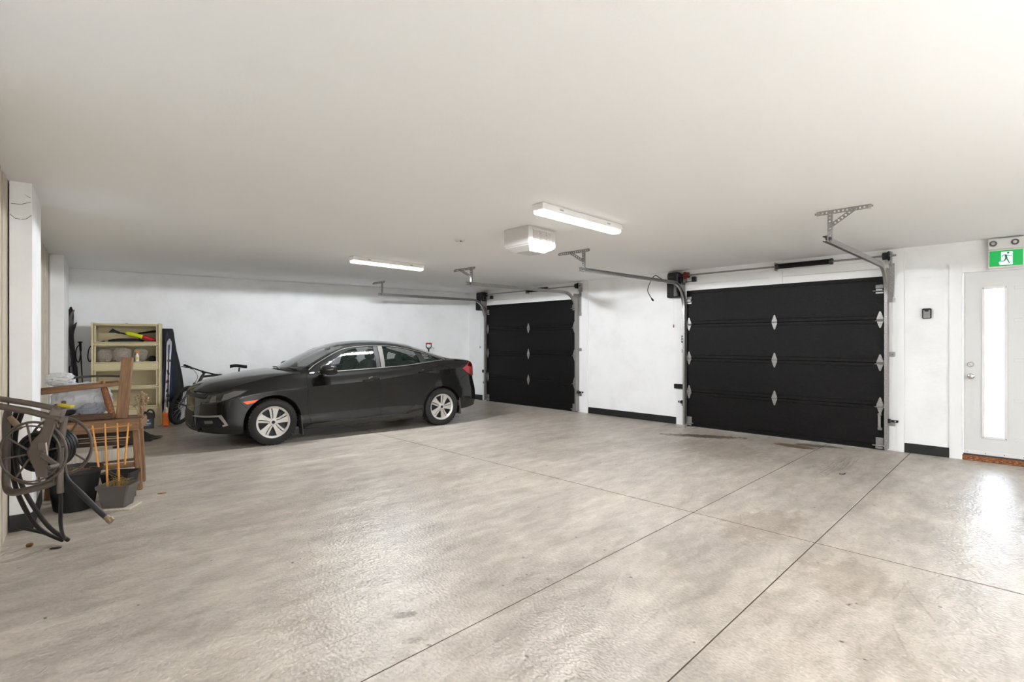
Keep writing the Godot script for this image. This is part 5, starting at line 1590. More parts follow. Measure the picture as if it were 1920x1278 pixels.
	m.lathe([Vector2(0, 0), Vector2(0.024, 0), Vector2(0.026, 0.01), Vector2(0.026, 0.09), Vector2(0.014, 0.115), Vector2(0.012, 0.135), Vector2(0, 0.135)], 16)
	part("bottle", m, mats["white_plastic"], sb)
	m = MB.new()
	m.box(Vector3(0.004, 0.155, 0.0), Vector3(0.05, 0.024, 0.02), Basis(), 0.006)
	m.box(Vector3(0.022, 0.125, 0.0), Vector3(0.008, 0.04, 0.012), euler(0, 0, 20), 0.003)
	part("nozzle", m, mat("amber_plastic", Color(0.85, 0.52, 0.10), 0.4), sb)
	part("label_band", boxm(Vector3(0.0, 0.055, 0.0215), Vector3(0.036, 0.05, 0.012), 0.004), mat("bottle_label", Color(0.78, 0.72, 0.34), 0.6), sb)
	var bx2 := MB.new()
	bx2.ball(Vector3(0, 0.05, 0), Vector3(0.06, 0.05, 0.08), Basis(), 8, 12, 0.8)
	single("black_pouch", bx2, mats["black_matte"], "small black pouch at the right end of second compartment", "pouch", S * Transform3D(Basis(), Vector3(-0.115, 1.072, -0.11)))
	# jugs on the floor before the shelf
	var j := thing("oil_jug", "black motor oil jug with side handle before the cream shelf", "jug", S * Transform3D(ry(6), Vector3(-0.165, 0, 0.16)))
	m = MB.new()
	m.prism(PackedVector2Array([Vector2(-0.095, 0.008), Vector2(-0.088, 0.0), Vector2(0.088, 0.0), Vector2(0.095, 0.008), Vector2(0.095, 0.20), Vector2(0.082, 0.232), Vector2(0.04, 0.25), Vector2(0.0, 0.262), Vector2(-0.03, 0.285), Vector2(-0.085, 0.285), Vector2(-0.095, 0.25)]), 0.11, Transform3D(Basis(), Vector3(0, 0, -0.055)))
	part("body", m, mats["black_plastic"], j)
	m = MB.new()
	m.tube(smooth([Vector3(0.0, 0.27, 0), Vector3(0.03, 0.30, 0), Vector3(0.075, 0.285, 0), Vector3(0.092, 0.23, 0), Vector3(0.092, 0.16, 0)], 4), 0.014, 8)
	part("handle", m, mats["black_plastic"], j)
	m = MB.new()
	m.lathe([Vector2(0, 0.285), Vector2(0.022, 0.285), Vector2(0.022, 0.315), Vector2(0, 0.317)], 14, Transform3D(Basis(), Vector3(-0.055, 0, 0)))
	part("cap", m, mat("cap_blue", Color(0.07, 0.16, 0.24), 0.5), j)
	var lb := part("label_plate", boxm(Vector3(-0.01, 0.10, 0.0565), Vector3(0.135, 0.12, 0.003)), mat("jug_label", Color(0.16, 0.24, 0.32), 0.5), j)
	part("print", boxm(Vector3(-0.02, 0.135, 0.0585), Vector3(0.09, 0.025, 0.002)), mat("print_white", Color(0.72, 0.74, 0.75), 0.6), lb)
	part("print", boxm(Vector3(0.0, 0.085, 0.0585), Vector3(0.10, 0.016, 0.002)), mat("print_white", Color.WHITE), lb)
	part("print", boxm(Vector3(-0.015, 0.06, 0.0585), Vector3(0.08, 0.008, 0.002)), mat("print_white", Color.WHITE), lb)
	j = thing("washer_fluid_jug", "orange fluid jug standing beside the cream shelf", "jug", S * Transform3D(Basis(), Vector3(0.085, 0, 0.05)))
	m = MB.new()
	m.box(Vector3(0, 0.12, 0), Vector3(0.105, 0.24, 0.105), Basis(), 0.02)
	part("body", m, mat("orange_fluid", Color(0.93, 0.48, 0.17), 0.35), j)
	m = MB.new()
	m.lathe([Vector2(0.0, 0.225), Vector2(0.048, 0.225), Vector2(0.034, 0.27), Vector2(0.02, 0.29), Vector2(0.0, 0.29)], 16)
	part("shoulder", m, mat("pale_jug", Color(0.74, 0.68, 0.60), 0.4), j)
	m = MB.new()
	m.lathe([Vector2(0, 0.288), Vector2(0.02, 0.288), Vector2(0.02, 0.315), Vector2(0, 0.317)], 14)
	part("cap", m, mats["white_plastic"], j)
	# skis and poles in the corner
	var ws := thing("ski", "dark maroon ski standing in the corner behind the shelf", "ski", on(BW, Vector3(0.045, 0.0, 0.20)) * Transform3D(euler(-4, 12, 0.0), Vector3.ZERO), "skis in the corner")
	part("blade", ski_mesh(1.97, 0.085), mat("ski_maroon", Color(0.10, 0.055, 0.06), 0.35), ws)
	part("binding", boxm(Vector3(0, 0.9, 0.04), Vector3(0.06, 0.24, 0.05), 0.012), mats["black_plastic"], ws)
	ws = thing("ski", "grey edged ski with curved tip beside the maroon ski", "ski", on(BW, Vector3(0.115, 0.0, 0.22)) * Transform3D(euler(-5, 62, -1.5), Vector3.ZERO), "skis in the corner")
	part("blade", ski_mesh(1.93, 0.08), mat("ski_grey", Color(0.36, 0.32, 0.32), 0.35), ws)
	part("binding", boxm(Vector3(0, 0.9, 0.04), Vector3(0.06, 0.24, 0.05), 0.012), mats["black_plastic"], ws)
	ws = thing("ski", "shorter dark ski with curved tip, nearest the shelf", "ski", on(BW, Vector3(0.13, 0.0, 0.25)) * Transform3D(euler(-5, 64, -2.0), Vector3.ZERO), "skis in the corner")
	part("blade", ski_mesh(1.72, 0.08), mat("ski_dark", Color(0.16, 0.13, 0.135), 0.35), ws)
	for k in 2:
		var po := thing("ski_pole", ["black ski pole leaning in the corner, left of the two", "black ski pole leaning in the corner, right of the two"][k], "ski pole", on(BW, Vector3(0.22 + k * 0.045, 0.0, 0.27 - 0.05 * k)) * Transform3D(euler(-6, 0, 3.0 if k == 0 else -2.0), Vector3.ZERO), "ski poles")
		m = MB.new()
		m.tube([Vector3(0, 0.0, 0), Vector3(0, 1.30, 0)], [0.007, 0.009], 8)
		part("shaft", m, mats["black_plastic"], po)
		m = MB.new()
		m.tube([Vector3(0, 1.26, 0), Vector3(0, 1.40, 0)], [0.014, 0.017], 10)
		m.ball(Vector3(0, 1.41, 0), Vector3(0.035, 0.014, 0.022), Basis(), 6, 12)
		part("grip", m, mats["black_rubber"], po)
		m = MB.new()
		m.tube(smooth([Vector3(0, 1.38, 0.01), Vector3(-0.05, 1.3, 0.03), Vector3(-0.06, 1.15, 0.04), Vector3(-0.03, 1.08, 0.03), Vector3(0.0, 1.2, 0.015)], 4), 0.008, 6)
		part("strap", m, mats["black_rubber"], po)
		m = MB.new()
		m.lathe([Vector2(0.0, 0.07), Vector2(0.04, 0.06), Vector2(0.042, 0.066), Vector2(0.0, 0.078)], 14)
		part("basket", m, mats["black_plastic"], po)
	# ski bag, unzipped, with skis showing
	var bag := thing("ski_bag", "tall black and navy ski bag, unzipped, leaning right of the shelf", "bag", on(BW, Vector3(1.38, 0, 0.26)))
	var prof := [[0.02, -0.10, 0.13], [0.12, -0.12, 0.15], [0.27, -0.13, 0.14], [0.45, -0.135, 0.175], [0.62, -0.13, 0.195], [0.80, -0.135, 0.17], [1.02, -0.14, 0.13], [1.25, -0.145, 0.085], [1.43, -0.145, 0.06], [1.56, -0.145, 0.042], [1.62, -0.145, 0.035], [1.635, -0.13, 0.02]]
	var rows := []
	var fn := FastNoiseLite.new(); fn.seed = 12; fn.frequency = 4.0
	for p in prof:
		var row := []
		for k in 20:
			var a := TAU * k / 20.0
			var cx: float = (p[1] + p[2]) / 2.0; var hw: float = (p[2] - p[1]) / 2.0
			var q := Vector3(cx + MB.new()._pw(cos(a), 0.7) * hw, p[0], MB.new()._pw(sin(a), 0.7) * 0.09)
			row.append(q * Vector3(1, 1, 1) + Vector3(1, 0, 1) * 0.012 * fn.get_noise_3d(q.x * 3, q.y * 3, q.z * 3))
		rows.append(row)
	m = MB.new()
	m.grid(rows, false, true)
	m.fix(0)
	for row_i in [0, prof.size() - 1]:
		var mid := Vector3.ZERO
		for q in rows[row_i]: mid += q / 20.0
		for k in 20: m.tri(mid, rows[row_i][k], rows[row_i][(k + 1) % 20])
	part("bag_body", m, mat("bag_black", Color(0.035, 0.03, 0.038), 0.75), bag)
	m = MB.new()
	m.prism(PackedVector2Array([Vector2(-0.12, 0.30), Vector2(-0.05, 0.25), Vector2(0.02, 0.55), Vector2(0.035, 0.95), Vector2(0.01, 1.25), Vector2(-0.055, 1.58), Vector2(-0.085, 1.5), Vector2(-0.10, 1.1), Vector2(-0.13, 0.8)]), 0.006, Transform3D(Basis(), Vector3(0, 0, 0.092)))
	part("lining", m, mat("navy", Color(0.02, 0.05, 0.15), 0.6), bag)
	m = MB.new()
	m.tube(smooth([Vector3(-0.055, 1.58, 0.1), Vector3(0.012, 1.25, 0.1), Vector3(0.037, 0.95, 0.1), Vector3(0.022, 0.55, 0.1), Vector3(-0.05, 0.25, 0.1)], 5), 0.007, 6)
	part("zip", m, mat("zip_blue", Color(0.05, 0.11, 0.28), 0.4), bag)
	var sk := thing("ski", "white and black ski showing in the unzipped ski bag", "ski", on(BW, Vector3(1.31, 0.10, 0.365)) * Transform3D(euler(0, 0, -2.0), Vector3.ZERO), "skis in the bag")
	part("blade", ski_mesh(1.36, 0.075), mat("ski_white", Color(0.74, 0.73, 0.75), 0.3), sk)
	for q in [[0.38, 0.05, 0.05], [0.47, 0.03, 0.06], [0.62, 0.045, 0.05], [0.78, 0.03, 0.09], [0.98, 0.05, 0.04]]:
		m = MB.new()
		m.box(Vector3(0.012 * sin(q[0] * 20.0), q[0], 0.03), Vector3(q[1], q[2], 0.022), euler(0, 0, 20.0 * sin(q[0] * 9.0)), 0.006)
		part("binding", m, mats["zinc_dark"], sk)
	m = MB.new()
	m.tube([Vector3(0.02, 0.1, 0.035), Vector3(0.006, 0.7, 0.04), Vector3(0.0, 1.18, 0.02)], 0.009, 6)
	part("pole", m, mats["black_plastic"], sk)
	part("graphic", boxm(Vector3(0, 1.18, 0.032), Vector3(0.022, 0.16, 0.004), 0.0, euler(-2, 0, 0)), mat("graphic_blue", Color(0.10, 0.20, 0.42), 0.4), sk)
	build_bicycle()
	# shovel behind the car, only its grip shows
	var sh := thing("snow_shovel", "snow shovel behind the car, its red D-grip above the trunk", "shovel", on(BW, Vector3(6.30, 0, 0.30)))
	m = MB.new()
	m.tube([Vector3(0, 0.3, 0), Vector3(0, 1.255, 0)], 0.016, 10)
	part("shaft", m, mats["black_plastic"], sh)
	m = MB.new()
	m.tube(smooth([Vector3(-0.06, 1.355, 0), Vector3(-0.062, 1.30, 0), Vector3(-0.035, 1.255, 0), Vector3(0, 1.245, 0), Vector3(0.035, 1.255, 0), Vector3(0.062, 1.30, 0), Vector3(0.06, 1.355, 0)], 4), 0.012, 8)
	part("d_frame", m, mats["black_plastic"], sh)
	m = MB.new()
	m.tube([Vector3(-0.07, 1.36, 0), Vector3(0.07, 1.36, 0)], 0.018, 10)
	part("grip", m, mat("grip_red", Color(0.70, 0.08, 0.06), 0.5), sh)
	m = MB.new()
	var rr := []
	for i in 7:
		var row := []
		for k in 9:
			var t := -1.0 + k / 4.0
			row.append(Vector3(t * 0.22, 0.01 + i * 0.055, 0.05 * t * t - 0.02 * sin(i * 0.5)))
		rr.append(row)
	m.grid(rr)
	part("blade", m, mats["black_plastic"], sh)

func bike_wheel(parent: Node, xf_: Transform3D, r: float) -> void:      # axle along local x
	var ax := xf_ * Transform3D(Basis(Vector3(0, 0, 1), PI / 2), Vector3.ZERO)
	var w := Node3D.new(); w.name = "wheel"; parent.add_child(w, true)
	var m := MB.new()
	var pr := []
	for k in 10: pr.append(Vector2(r - 0.026 + cos(TAU * k / 10.0) * 0.026, sin(TAU * k / 10.0) * 0.026))
	m.lathe(pr, 40, ax, true)
	part("tyre", m, mats["black_rubber"], w)
	m = MB.new()
	m.lathe([Vector2(r - 0.072, -0.011), Vector2(r - 0.046, -0.013), Vector2(r - 0.046, 0.013), Vector2(r - 0.072, 0.011)], 40, ax, true)
	part("rim", m, mats["black_plastic"], w)
	m = MB.new()
	m.lathe([Vector2(0, -0.05), Vector2(0.018, -0.05), Vector2(0.014, 0.0), Vector2(0.018, 0.05), Vector2(0, 0.05)], 10, ax)
	part("hub", m, mats["zinc_dark"], w)
	m = MB.new()
	for k in 24:
		var a := TAU * k / 24.0
		var sdx := 0.03 if k % 2 == 0 else -0.03
		m.tube([ax * Vector3(cos(a + 0.3) * 0.016, sdx, sin(a + 0.3) * 0.016), ax * Vector3(cos(a) * (r - 0.06), 0, sin(a) * (r - 0.06))], 0.0018, 4)
	part("spokes", m, mats["galvanised"], w)
	m = MB.new()
	m.lathe([Vector2(0.058, 0.04), Vector2(0.08, 0.04), Vector2(0.08, 0.043), Vector2(0.058, 0.043)], 20, ax, true)
	part("brake_disc", m, mats["galvanised"], w)

func build_bicycle() -> void:
	var fr := mat("bike_grey", Color(0.21, 0.205, 0.205), 0.4, 0.2)
	var blk: Material = mats["black_plastic"]
	var b := thing("bicycle", "dark grey mountain bike leaning behind the car's nose", "bicycle")
	# the front end is turned to the camera and leans over; its axes: x right, y up the steerer, z towards the viewer
	var base := Vector3(-5.70, 0, -8.66)
	var view := Basis(Vector3.UP, deg_to_rad(31.8))      # z looks back at the camera
	var fb := view * Basis(Vector3(0, 0, 1), deg_to_rad(-19.0)) * Basis(Vector3.UP, deg_to_rad(-32.0)) * Basis(Vector3.RIGHT, deg_to_rad(-14.0))
	var fx := Transform3D(fb, base)
	var r := 0.345
	bike_wheel(b, fx * Transform3D(Basis(), Vector3(0, r, 0.06)), r)
	var fk := MB.new()
	for s in [-1.0, 1.0]:
		fk.tube([fx * Vector3(0.062 * s, r, 0.06), fx * Vector3(0.062 * s, r + 0.22, 0.03), fx * Vector3(0.055 * s, r + 0.40, 0.0)], 0.019, 8)
	fk.span(fx * Vector3(-0.075, r + 0.40, 0), fx * Vector3(0.075, r + 0.40, 0), 0.05, 0.05, fb.y, 0.012)
	part("fork", fk, fr, b)
	var hd := MB.new()
	hd.tube([fx * Vector3(0, r + 0.40, 0), fx * Vector3(0, r + 0.58, 0)], 0.026, 10)
	part("head_tube", hd, fr, b)
	var st := MB.new()
	st.tube([fx * Vector3(0, r + 0.58, 0), fx * Vector3(0, r + 0.64, 0.0)], 0.02, 8)
	st.tube([fx * Vector3(0, r + 0.62, 0.0), fx * Vector3(0, r + 0.635, 0.07)], 0.02, 8)
	part("stem", st, blk, b)
	var hb := MB.new()
	hb.tube(smooth([fx * Vector3(-0.36, r + 0.655, 0.05), fx * Vector3(-0.18, r + 0.645, 0.065), fx * Vector3(0, r + 0.635, 0.07), fx * Vector3(0.18, r + 0.645, 0.065), fx * Vector3(0.36, r + 0.655, 0.05)], 4), 0.0125, 8)
	part("handlebar", hb, blk, b)
	for s in [-1.0, 1.0]:
		var g := MB.new()
		g.tube([fx * Vector3(0.24 * s, r + 0.648, 0.06), fx * Vector3(0.365 * s, r + 0.655, 0.05)], 0.018, 8)
		part("grip", g, mats["black_rubber"], b)
		var br := MB.new()
		br.tube([fx * Vector3(0.21 * s, r + 0.64, 0.07), fx * Vector3(0.22 * s, r + 0.625, 0.11), fx * Vector3(0.35 * s, r + 0.60, 0.12)], 0.008, 6)
		br.box(fx * Vector3(0.2 * s, r + 0.635, 0.075), Vector3(0.05, 0.035, 0.04), fb, 0.01)
		part("brake_lever", br, blk, b)
		var cb := MB.new()
		cb.tube(smooth([fx * Vector3(0.2 * s, r + 0.63, 0.09), fx * Vector3(0.1 * s, r + 0.60, 0.16), fx * Vector3(0.02 * s, r + 0.52, 0.08), fx * Vector3(0.05 * s, r + 0.38, 0.03)], 4), 0.004, 5)
		part("cable", cb, blk, b)
	# rear half runs along the wall behind the car
	var head_hi := fx * Vector3(0, r + 0.56, 0); var head_lo := fx * Vector3(0, r + 0.43, 0)
	var seat := Vector3(-4.93, 0.80, -9.23); var bb := Vector3(-5.0, 0.31, -9.10); var rear := Vector3(-4.66, 0.345, -9.40)
	var f := MB.new()
	f.tube([head_hi, head_hi.lerp(seat, 0.5) + Vector3(0, 0.02, 0), seat + Vector3(0, -0.08, 0)], 0.02, 8)
	f.tube([head_lo, head_lo.lerp(bb, 0.15) , bb], [0.03, 0.027, 0.025], 8)
	f.tube([seat, bb], 0.018, 8)
	f.tube([seat + Vector3(0, -0.08, 0), rear], 0.011, 6)
	f.tube([bb, rear], 0.012, 6)
	part("frame", f, fr, b)
	bike_wheel(b, Transform3D(view * Basis(Vector3.UP, deg_to_rad(88.0)), rear), r)
	var sp := MB.new()
	sp.tube([seat, seat + Vector3(0.01, 0.14, -0.01)], 0.014, 8)
	part("seat_post", sp, blk, b)
	var sd := MB.new()
	var along := Vector3(0.82, 0, -0.57); var across := Vector3(0.57, 0, 0.82)
	var rows := []
	for i in 9:
		var t := i / 8.0
		var w := lerpf(0.026, 0.085, smoothstep(0.35, 0.95, t))
		var c := seat + Vector3(0.01, 0.165 + 0.012 * sin(t * PI * 1.5), -0.01) + along * (t * 0.27 - 0.15)
		var row := []
		for k in 8:
			var a := TAU * k / 8.0
			row.append(c + across * cos(a) * w * (0.6 if i == 0 or i == 8 else 1.0) + Vector3.UP * sin(a) * 0.028)
		rows.append(row)
	sd.grid(rows, false, true)
	sd.fix(0)
	part("saddle", sd, mats["black_rubber"], b)
	var pd := MB.new()
	pd.lathe([Vector2(0.0, 0.04), Vector2(0.085, 0.04), Vector2(0.085, 0.048), Vector2(0.0, 0.05)], 20, Transform3D(Basis(across.cross(Vector3.UP), across, Vector3.UP).orthonormalized(), bb))
	pd.tube([bb + across * 0.06, bb + across * 0.07 + Vector3(-0.08, -0.14, 0.05)], 0.012, 6)
	part("crank", pd, blk, b)

# ------------------------------------------------------------------ wooden furniture, bags, planters and hose reel on the left
func plank(a: Vector3, b: Vector3, w: float, t: float, called: String, m: Material, parent: Node, roll := 0.0) -> void:      # a board whose grain runs along it
	var x := (b - a).normalized()
	var up := Vector3.UP if absf(x.y) < 0.8 else Vector3.BACK
	var z := x.cross(up).normalized()
	var bs := Basis(x, z.cross(x), z) * Basis(Vector3.RIGHT, deg_to_rad(roll))
	part(called, boxm(Vector3.ZERO, Vector3(a.distance_to(b), w, t), 0.005), m, parent, Transform3D(bs, (a + b) * 0.5))

func build_garden_things() -> void:
	var cedar: Material = mats["cedar"]; var dark: Material = mats["cedar_dark"]
	var T := Transform3D(ry(29.0), Vector3(-3.55, 0, -4.886))
	# the wooden table
	var t := thing("wooden_table", "weathered brown wooden table with splayed legs on the left", "table", T)
	plank(Vector3(-0.005, 0.0, -0.02), Vector3(-0.035, 0.60, -0.02), 0.055, 0.05, "leg", cedar, t)
	plank(Vector3(-0.67, 0.0, -0.02), Vector3(-0.64, 0.60, -0.02), 0.055, 0.05, "leg", cedar, t)
	plank(Vector3(-0.02, 0.0, -0.36), Vector3(-0.045, 0.60, -0.36), 0.055, 0.05, "leg", cedar, t)
	plank(Vector3(-0.67, 0.0, -0.36), Vector3(-0.64, 0.60, -0.36), 0.055, 0.05, "leg", cedar, t)
	plank(Vector3(-0.69, 0.618, 0.02), Vector3(-0.01, 0.622, 0.02), 0.10, 0.032, "front_rail", cedar, t)
	plank(Vector3(-0.69, 0.618, -0.39), Vector3(-0.01, 0.622, -0.39), 0.10, 0.032, "back_rail", cedar, t)
	plank(Vector3(0.0, 0.62, 0.0), Vector3(0.0, 0.62, -0.37), 0.08, 0.028, "end_rail", cedar, t)
	for i in 4:
		plank(Vector3(-0.69, 0.664, -0.045 - i * 0.102), Vector3(0.005, 0.666, -0.045 - i * 0.102), 0.018, 0.092, "slat", cedar if i % 2 == 0 else dark, t)
	plank(Vector3(-0.66, 0.235, -0.03), Vector3(-0.02, 0.245, -0.03), 0.045, 0.03, "stretcher", cedar, t)
	plank(Vector3(-0.66, 0.235, -0.35), Vector3(-0.02, 0.245, -0.35), 0.045, 0.03, "stretcher", cedar, t)
	for i in 3:
		plank(Vector3(-0.66, 0.50 - i * 0.045, -0.34), Vector3(-0.06, 0.50 - i * 0.045, -0.34), 0.035, 0.03, "inner_slat", dark, t)
	# pale boards leaning under it
	var pale: Material = mats["raw_board_2"]
	var pb := MB.new()
	pb.box(Vector3(-0.35, 0.315, -0.2), Vector3(0.54, 0.11, 0.02), euler(-8, 0, 3.0), 0.003)
	single("pale_board", pb, pale, "pale board standing under the wooden table", "board", T, "boards under the table")
	pb = MB.new()
	pb.box(Vector3(-0.36, 0.10, -0.28), Vector3(0.58, 0.20, 0.02), euler(-6, 0, 1.0), 0.003)
	single("pale_board", pb, pale, "wider pale board resting on the floor under the table", "board", T, "boards under the table")
	# an upturned frame on top of the table
	var c := thing("wooden_chair_frame", "upturned brown wooden chair frame on the table, one post upright", "chair", T * Transform3D(Basis(), Vector3(0, 0.676, 0)))
	plank(Vector3(-0.165, 0.0, -0.18), Vector3(-0.118, 0.585, -0.18), 0.10, 0.085, "post", cedar, c)
	plank(Vector3(-0.84, 0.262, -0.15), Vector3(-0.17, 0.333, -0.165), 0.035, 0.035, "rail", cedar, c)
	plank(Vector3(-0.84, 0.288, -0.25), Vector3(-0.20, 0.345, -0.25), 0.03, 0.04, "rail", cedar, c)
	for i in 5:
		part("dowel_hole", boxm(Vector3(-0.62 + i * 0.095, 0.297 + i * 0.009, -0.228), Vector3(0.008, 0.008, 0.004)), mats["black_matte"], c)
	plank(Vector3(-0.66, 0.03, -0.10), Vector3(-0.22, 0.032, -0.10), 0.055, 0.03, "rail", dark, c)
	plank(Vector3(-0.66, 0.0, -0.2), Vector3(-0.65, 0.16, -0.2), 0.04, 0.04, "peg", dark, c)
	plank(Vector3(-0.60, 0.0, -0.16), Vector3(-0.595, 0.19, -0.16), 0.035, 0.03, "peg", dark, c)
	var bark := textured("bark", ramp_tex(noise_image(256, 256, 0.05, 40, 4, 0.6, FastNoiseLite.TYPE_CELLULAR), [Color(0.27, 0.15, 0.08), Color(0.48, 0.30, 0.18), Color(0.74, 0.57, 0.40)]), Vector3(9, 5, 9), 0.85)
	var lg := MB.new()
	lg.tube([Vector3(-0.315, 0.36, -0.2), Vector3(-0.30, 0.28, -0.19), Vector3(-0.265, 0.15, -0.16), Vector3(-0.225, 0.012, -0.13)], [0.016, 0.026, 0.03, 0.026], 10)
	single("wooden_log", lg, bark, "slim bark covered log leaning against the upturned chair frame", "log", T * Transform3D(Basis(), Vector3(0, 0.676, 0)))
	# bags heaped behind the rails
	var bagm := mat("white_bag", Color(0.84, 0.84, 0.845), 0.3, 0.0, {"backlight_enabled": true, "backlight": Color(0.3, 0.3, 0.32)})
	var greyb := mat("grey_bag", Color(0.50, 0.51, 0.54), 0.4)
	single("plastic_bag", crumple(51, Vector3(-0.50, 0.185, -0.345), Vector3(0.215, 0.16, 0.052), 0.6, 34, 52, 3.6), bagm, "large white plastic bag heaped on the wooden table", "bag", T * Transform3D(Basis(), Vector3(0, 0.67, 0)), "", 14.0)
	single("plastic_bag", crumple(58, Vector3(-0.66, 0.385, -0.345), Vector3(0.11, 0.062, 0.055), 0.55, 26, 38, 3.4), bagm, "small white plastic bag topmost at the pillar", "bag", T * Transform3D(Basis(), Vector3(0, 0.67, 0)), "", 14.0)
	single("plastic_bag", crumple(53, Vector3(-0.40, 0.085, -0.215), Vector3(0.095, 0.065, 0.025), 0.6, 26, 38, 3.6), greyb, "grey plastic bag at the front of the heap on table", "bag", T * Transform3D(Basis(), Vector3(0, 0.67, 0)), "", 14.0)
	var cl := MB.new()
	cl.ball(Vector3(-0.58, 0.05, -0.16), Vector3(0.08, 0.028, 0.03), euler(0, 0, 12), 8, 14, 0.8)
	single("black_glove", cl, mats["black_matte"], "black glove lying against the white bag on the table", "glove", T * Transform3D(Basis(), Vector3(0, 0.70, 0)))
	var wood_strip := MB.new()
	wood_strip.tube(smooth([Vector3(-0.55, 0.40, -0.30), Vector3(-0.40, 0.41, -0.31), Vector3(-0.25, 0.405, -0.32), Vector3(-0.12, 0.39, -0.33)], 5), 0.012, 6)
	single("grey_stick", wood_strip, mat("weathered_grey", Color(0.27, 0.26, 0.245), 0.8), "long grey stick lying across the heap of bags", "stick", T * Transform3D(Basis(), Vector3(0, 0.67, 0)))
	var vase := MB.new()
	vase.lathe([Vector2(0, 0), Vector2(0.03, 0), Vector2(0.042, 0.05), Vector2(0.034, 0.11), Vector2(0.02, 0.15), Vector2(0.024, 0.17), Vector2(0, 0.165)], 16)
	single("dark_vase", vase, mat("vase_brown", Color(0.13, 0.10, 0.085), 0.3), "small dark brown vase on the table by the pillar", "vase", T * Transform3D(Basis(), Vector3(-0.80, 0.676, -0.22)))
	var dr := MB.new()
	var rg := RandomNumberGenerator.new(); rg.seed = 9
	for i in 26:
		var a := Vector3(rg.randf_range(-0.05, -0.01), 0.0, rg.randf_range(-0.30, -0.24))
		var b := a + Vector3(rg.randf_range(-0.03, 0.05), rg.randf_range(0.08, 0.24), rg.randf_range(-0.04, 0.04))
		dr.tube([a, a.lerp(b, 0.6) + Vector3(0.01, 0, 0), b], 0.002, 4)
		dr.ball(b, Vector3(0.012, 0.010, 0.012), Basis(), 4, 6)
	single("dried_flowers", dr, mat("dried_flower", Color(0.62, 0.52, 0.40), 0.9), "bunch of dried beige flowers behind the upright post", "dried flowers", T * Transform3D(Basis(), Vector3(0, 0.676, 0)))
	# dry brush and netting on the floor right of the table
	var net := MB.new()
	var nr := []
	var fnz := FastNoiseLite.new(); fnz.seed = 8; fnz.frequency = 2.5
	for i in 13:
		var row := []
		for k in 13:
			var x := i / 12.0; var z := k / 12.0
			var h := 0.20 * pow(maxf(0.0, 1.0 - x * 1.15), 1.4) * sin(PI * clampf(z, 0.02, 0.98)) + 0.012
			row.append(Vector3(x * 0.40 - 0.08, maxf(0.004, h * 1.9 + 0.05 * fnz.get_noise_2d(x * 5.0, z * 5.0) * (1.0 - x)), -z * 0.4))
		nr.append(row)
	net.grid(nr, false, false, true)
	var netm := textured("netting", ramp_tex(noise_image(256, 256, 0.12, 17, 3), [Color(0.05, 0.05, 0.04), Color(0.13, 0.12, 0.10), Color(0.30, 0.28, 0.22)]), Vector3(6, 6, 6), 0.9)
	single("garden_netting", net, netm, "heap of dark garden netting on floor behind the wooden table", "netting", Transform3D(ry(10), Vector3(-5.42, 0, -7.15)), "", 20.0)
	var rope := MB.new()
	rope.tube(smooth([Vector3(0.02, 0.012, -0.75), Vector3(0.10, 0.01, -0.68), Vector3(0.07, 0.01, -0.6), Vector3(0.0, 0.01, -0.64), Vector3(0.08, 0.012, -0.72), Vector3(0.3, 0.012, -0.83)], 5), 0.009, 6)
	single("blue_cord", rope, mat("cord_navy", Color(0.06, 0.07, 0.15), 0.7), "short navy cord lying on floor before the garden netting", "cord", Transform3D(ry(20), Vector3(-5.08, 0, -6.2)))
	build_pots()
	build_reel()

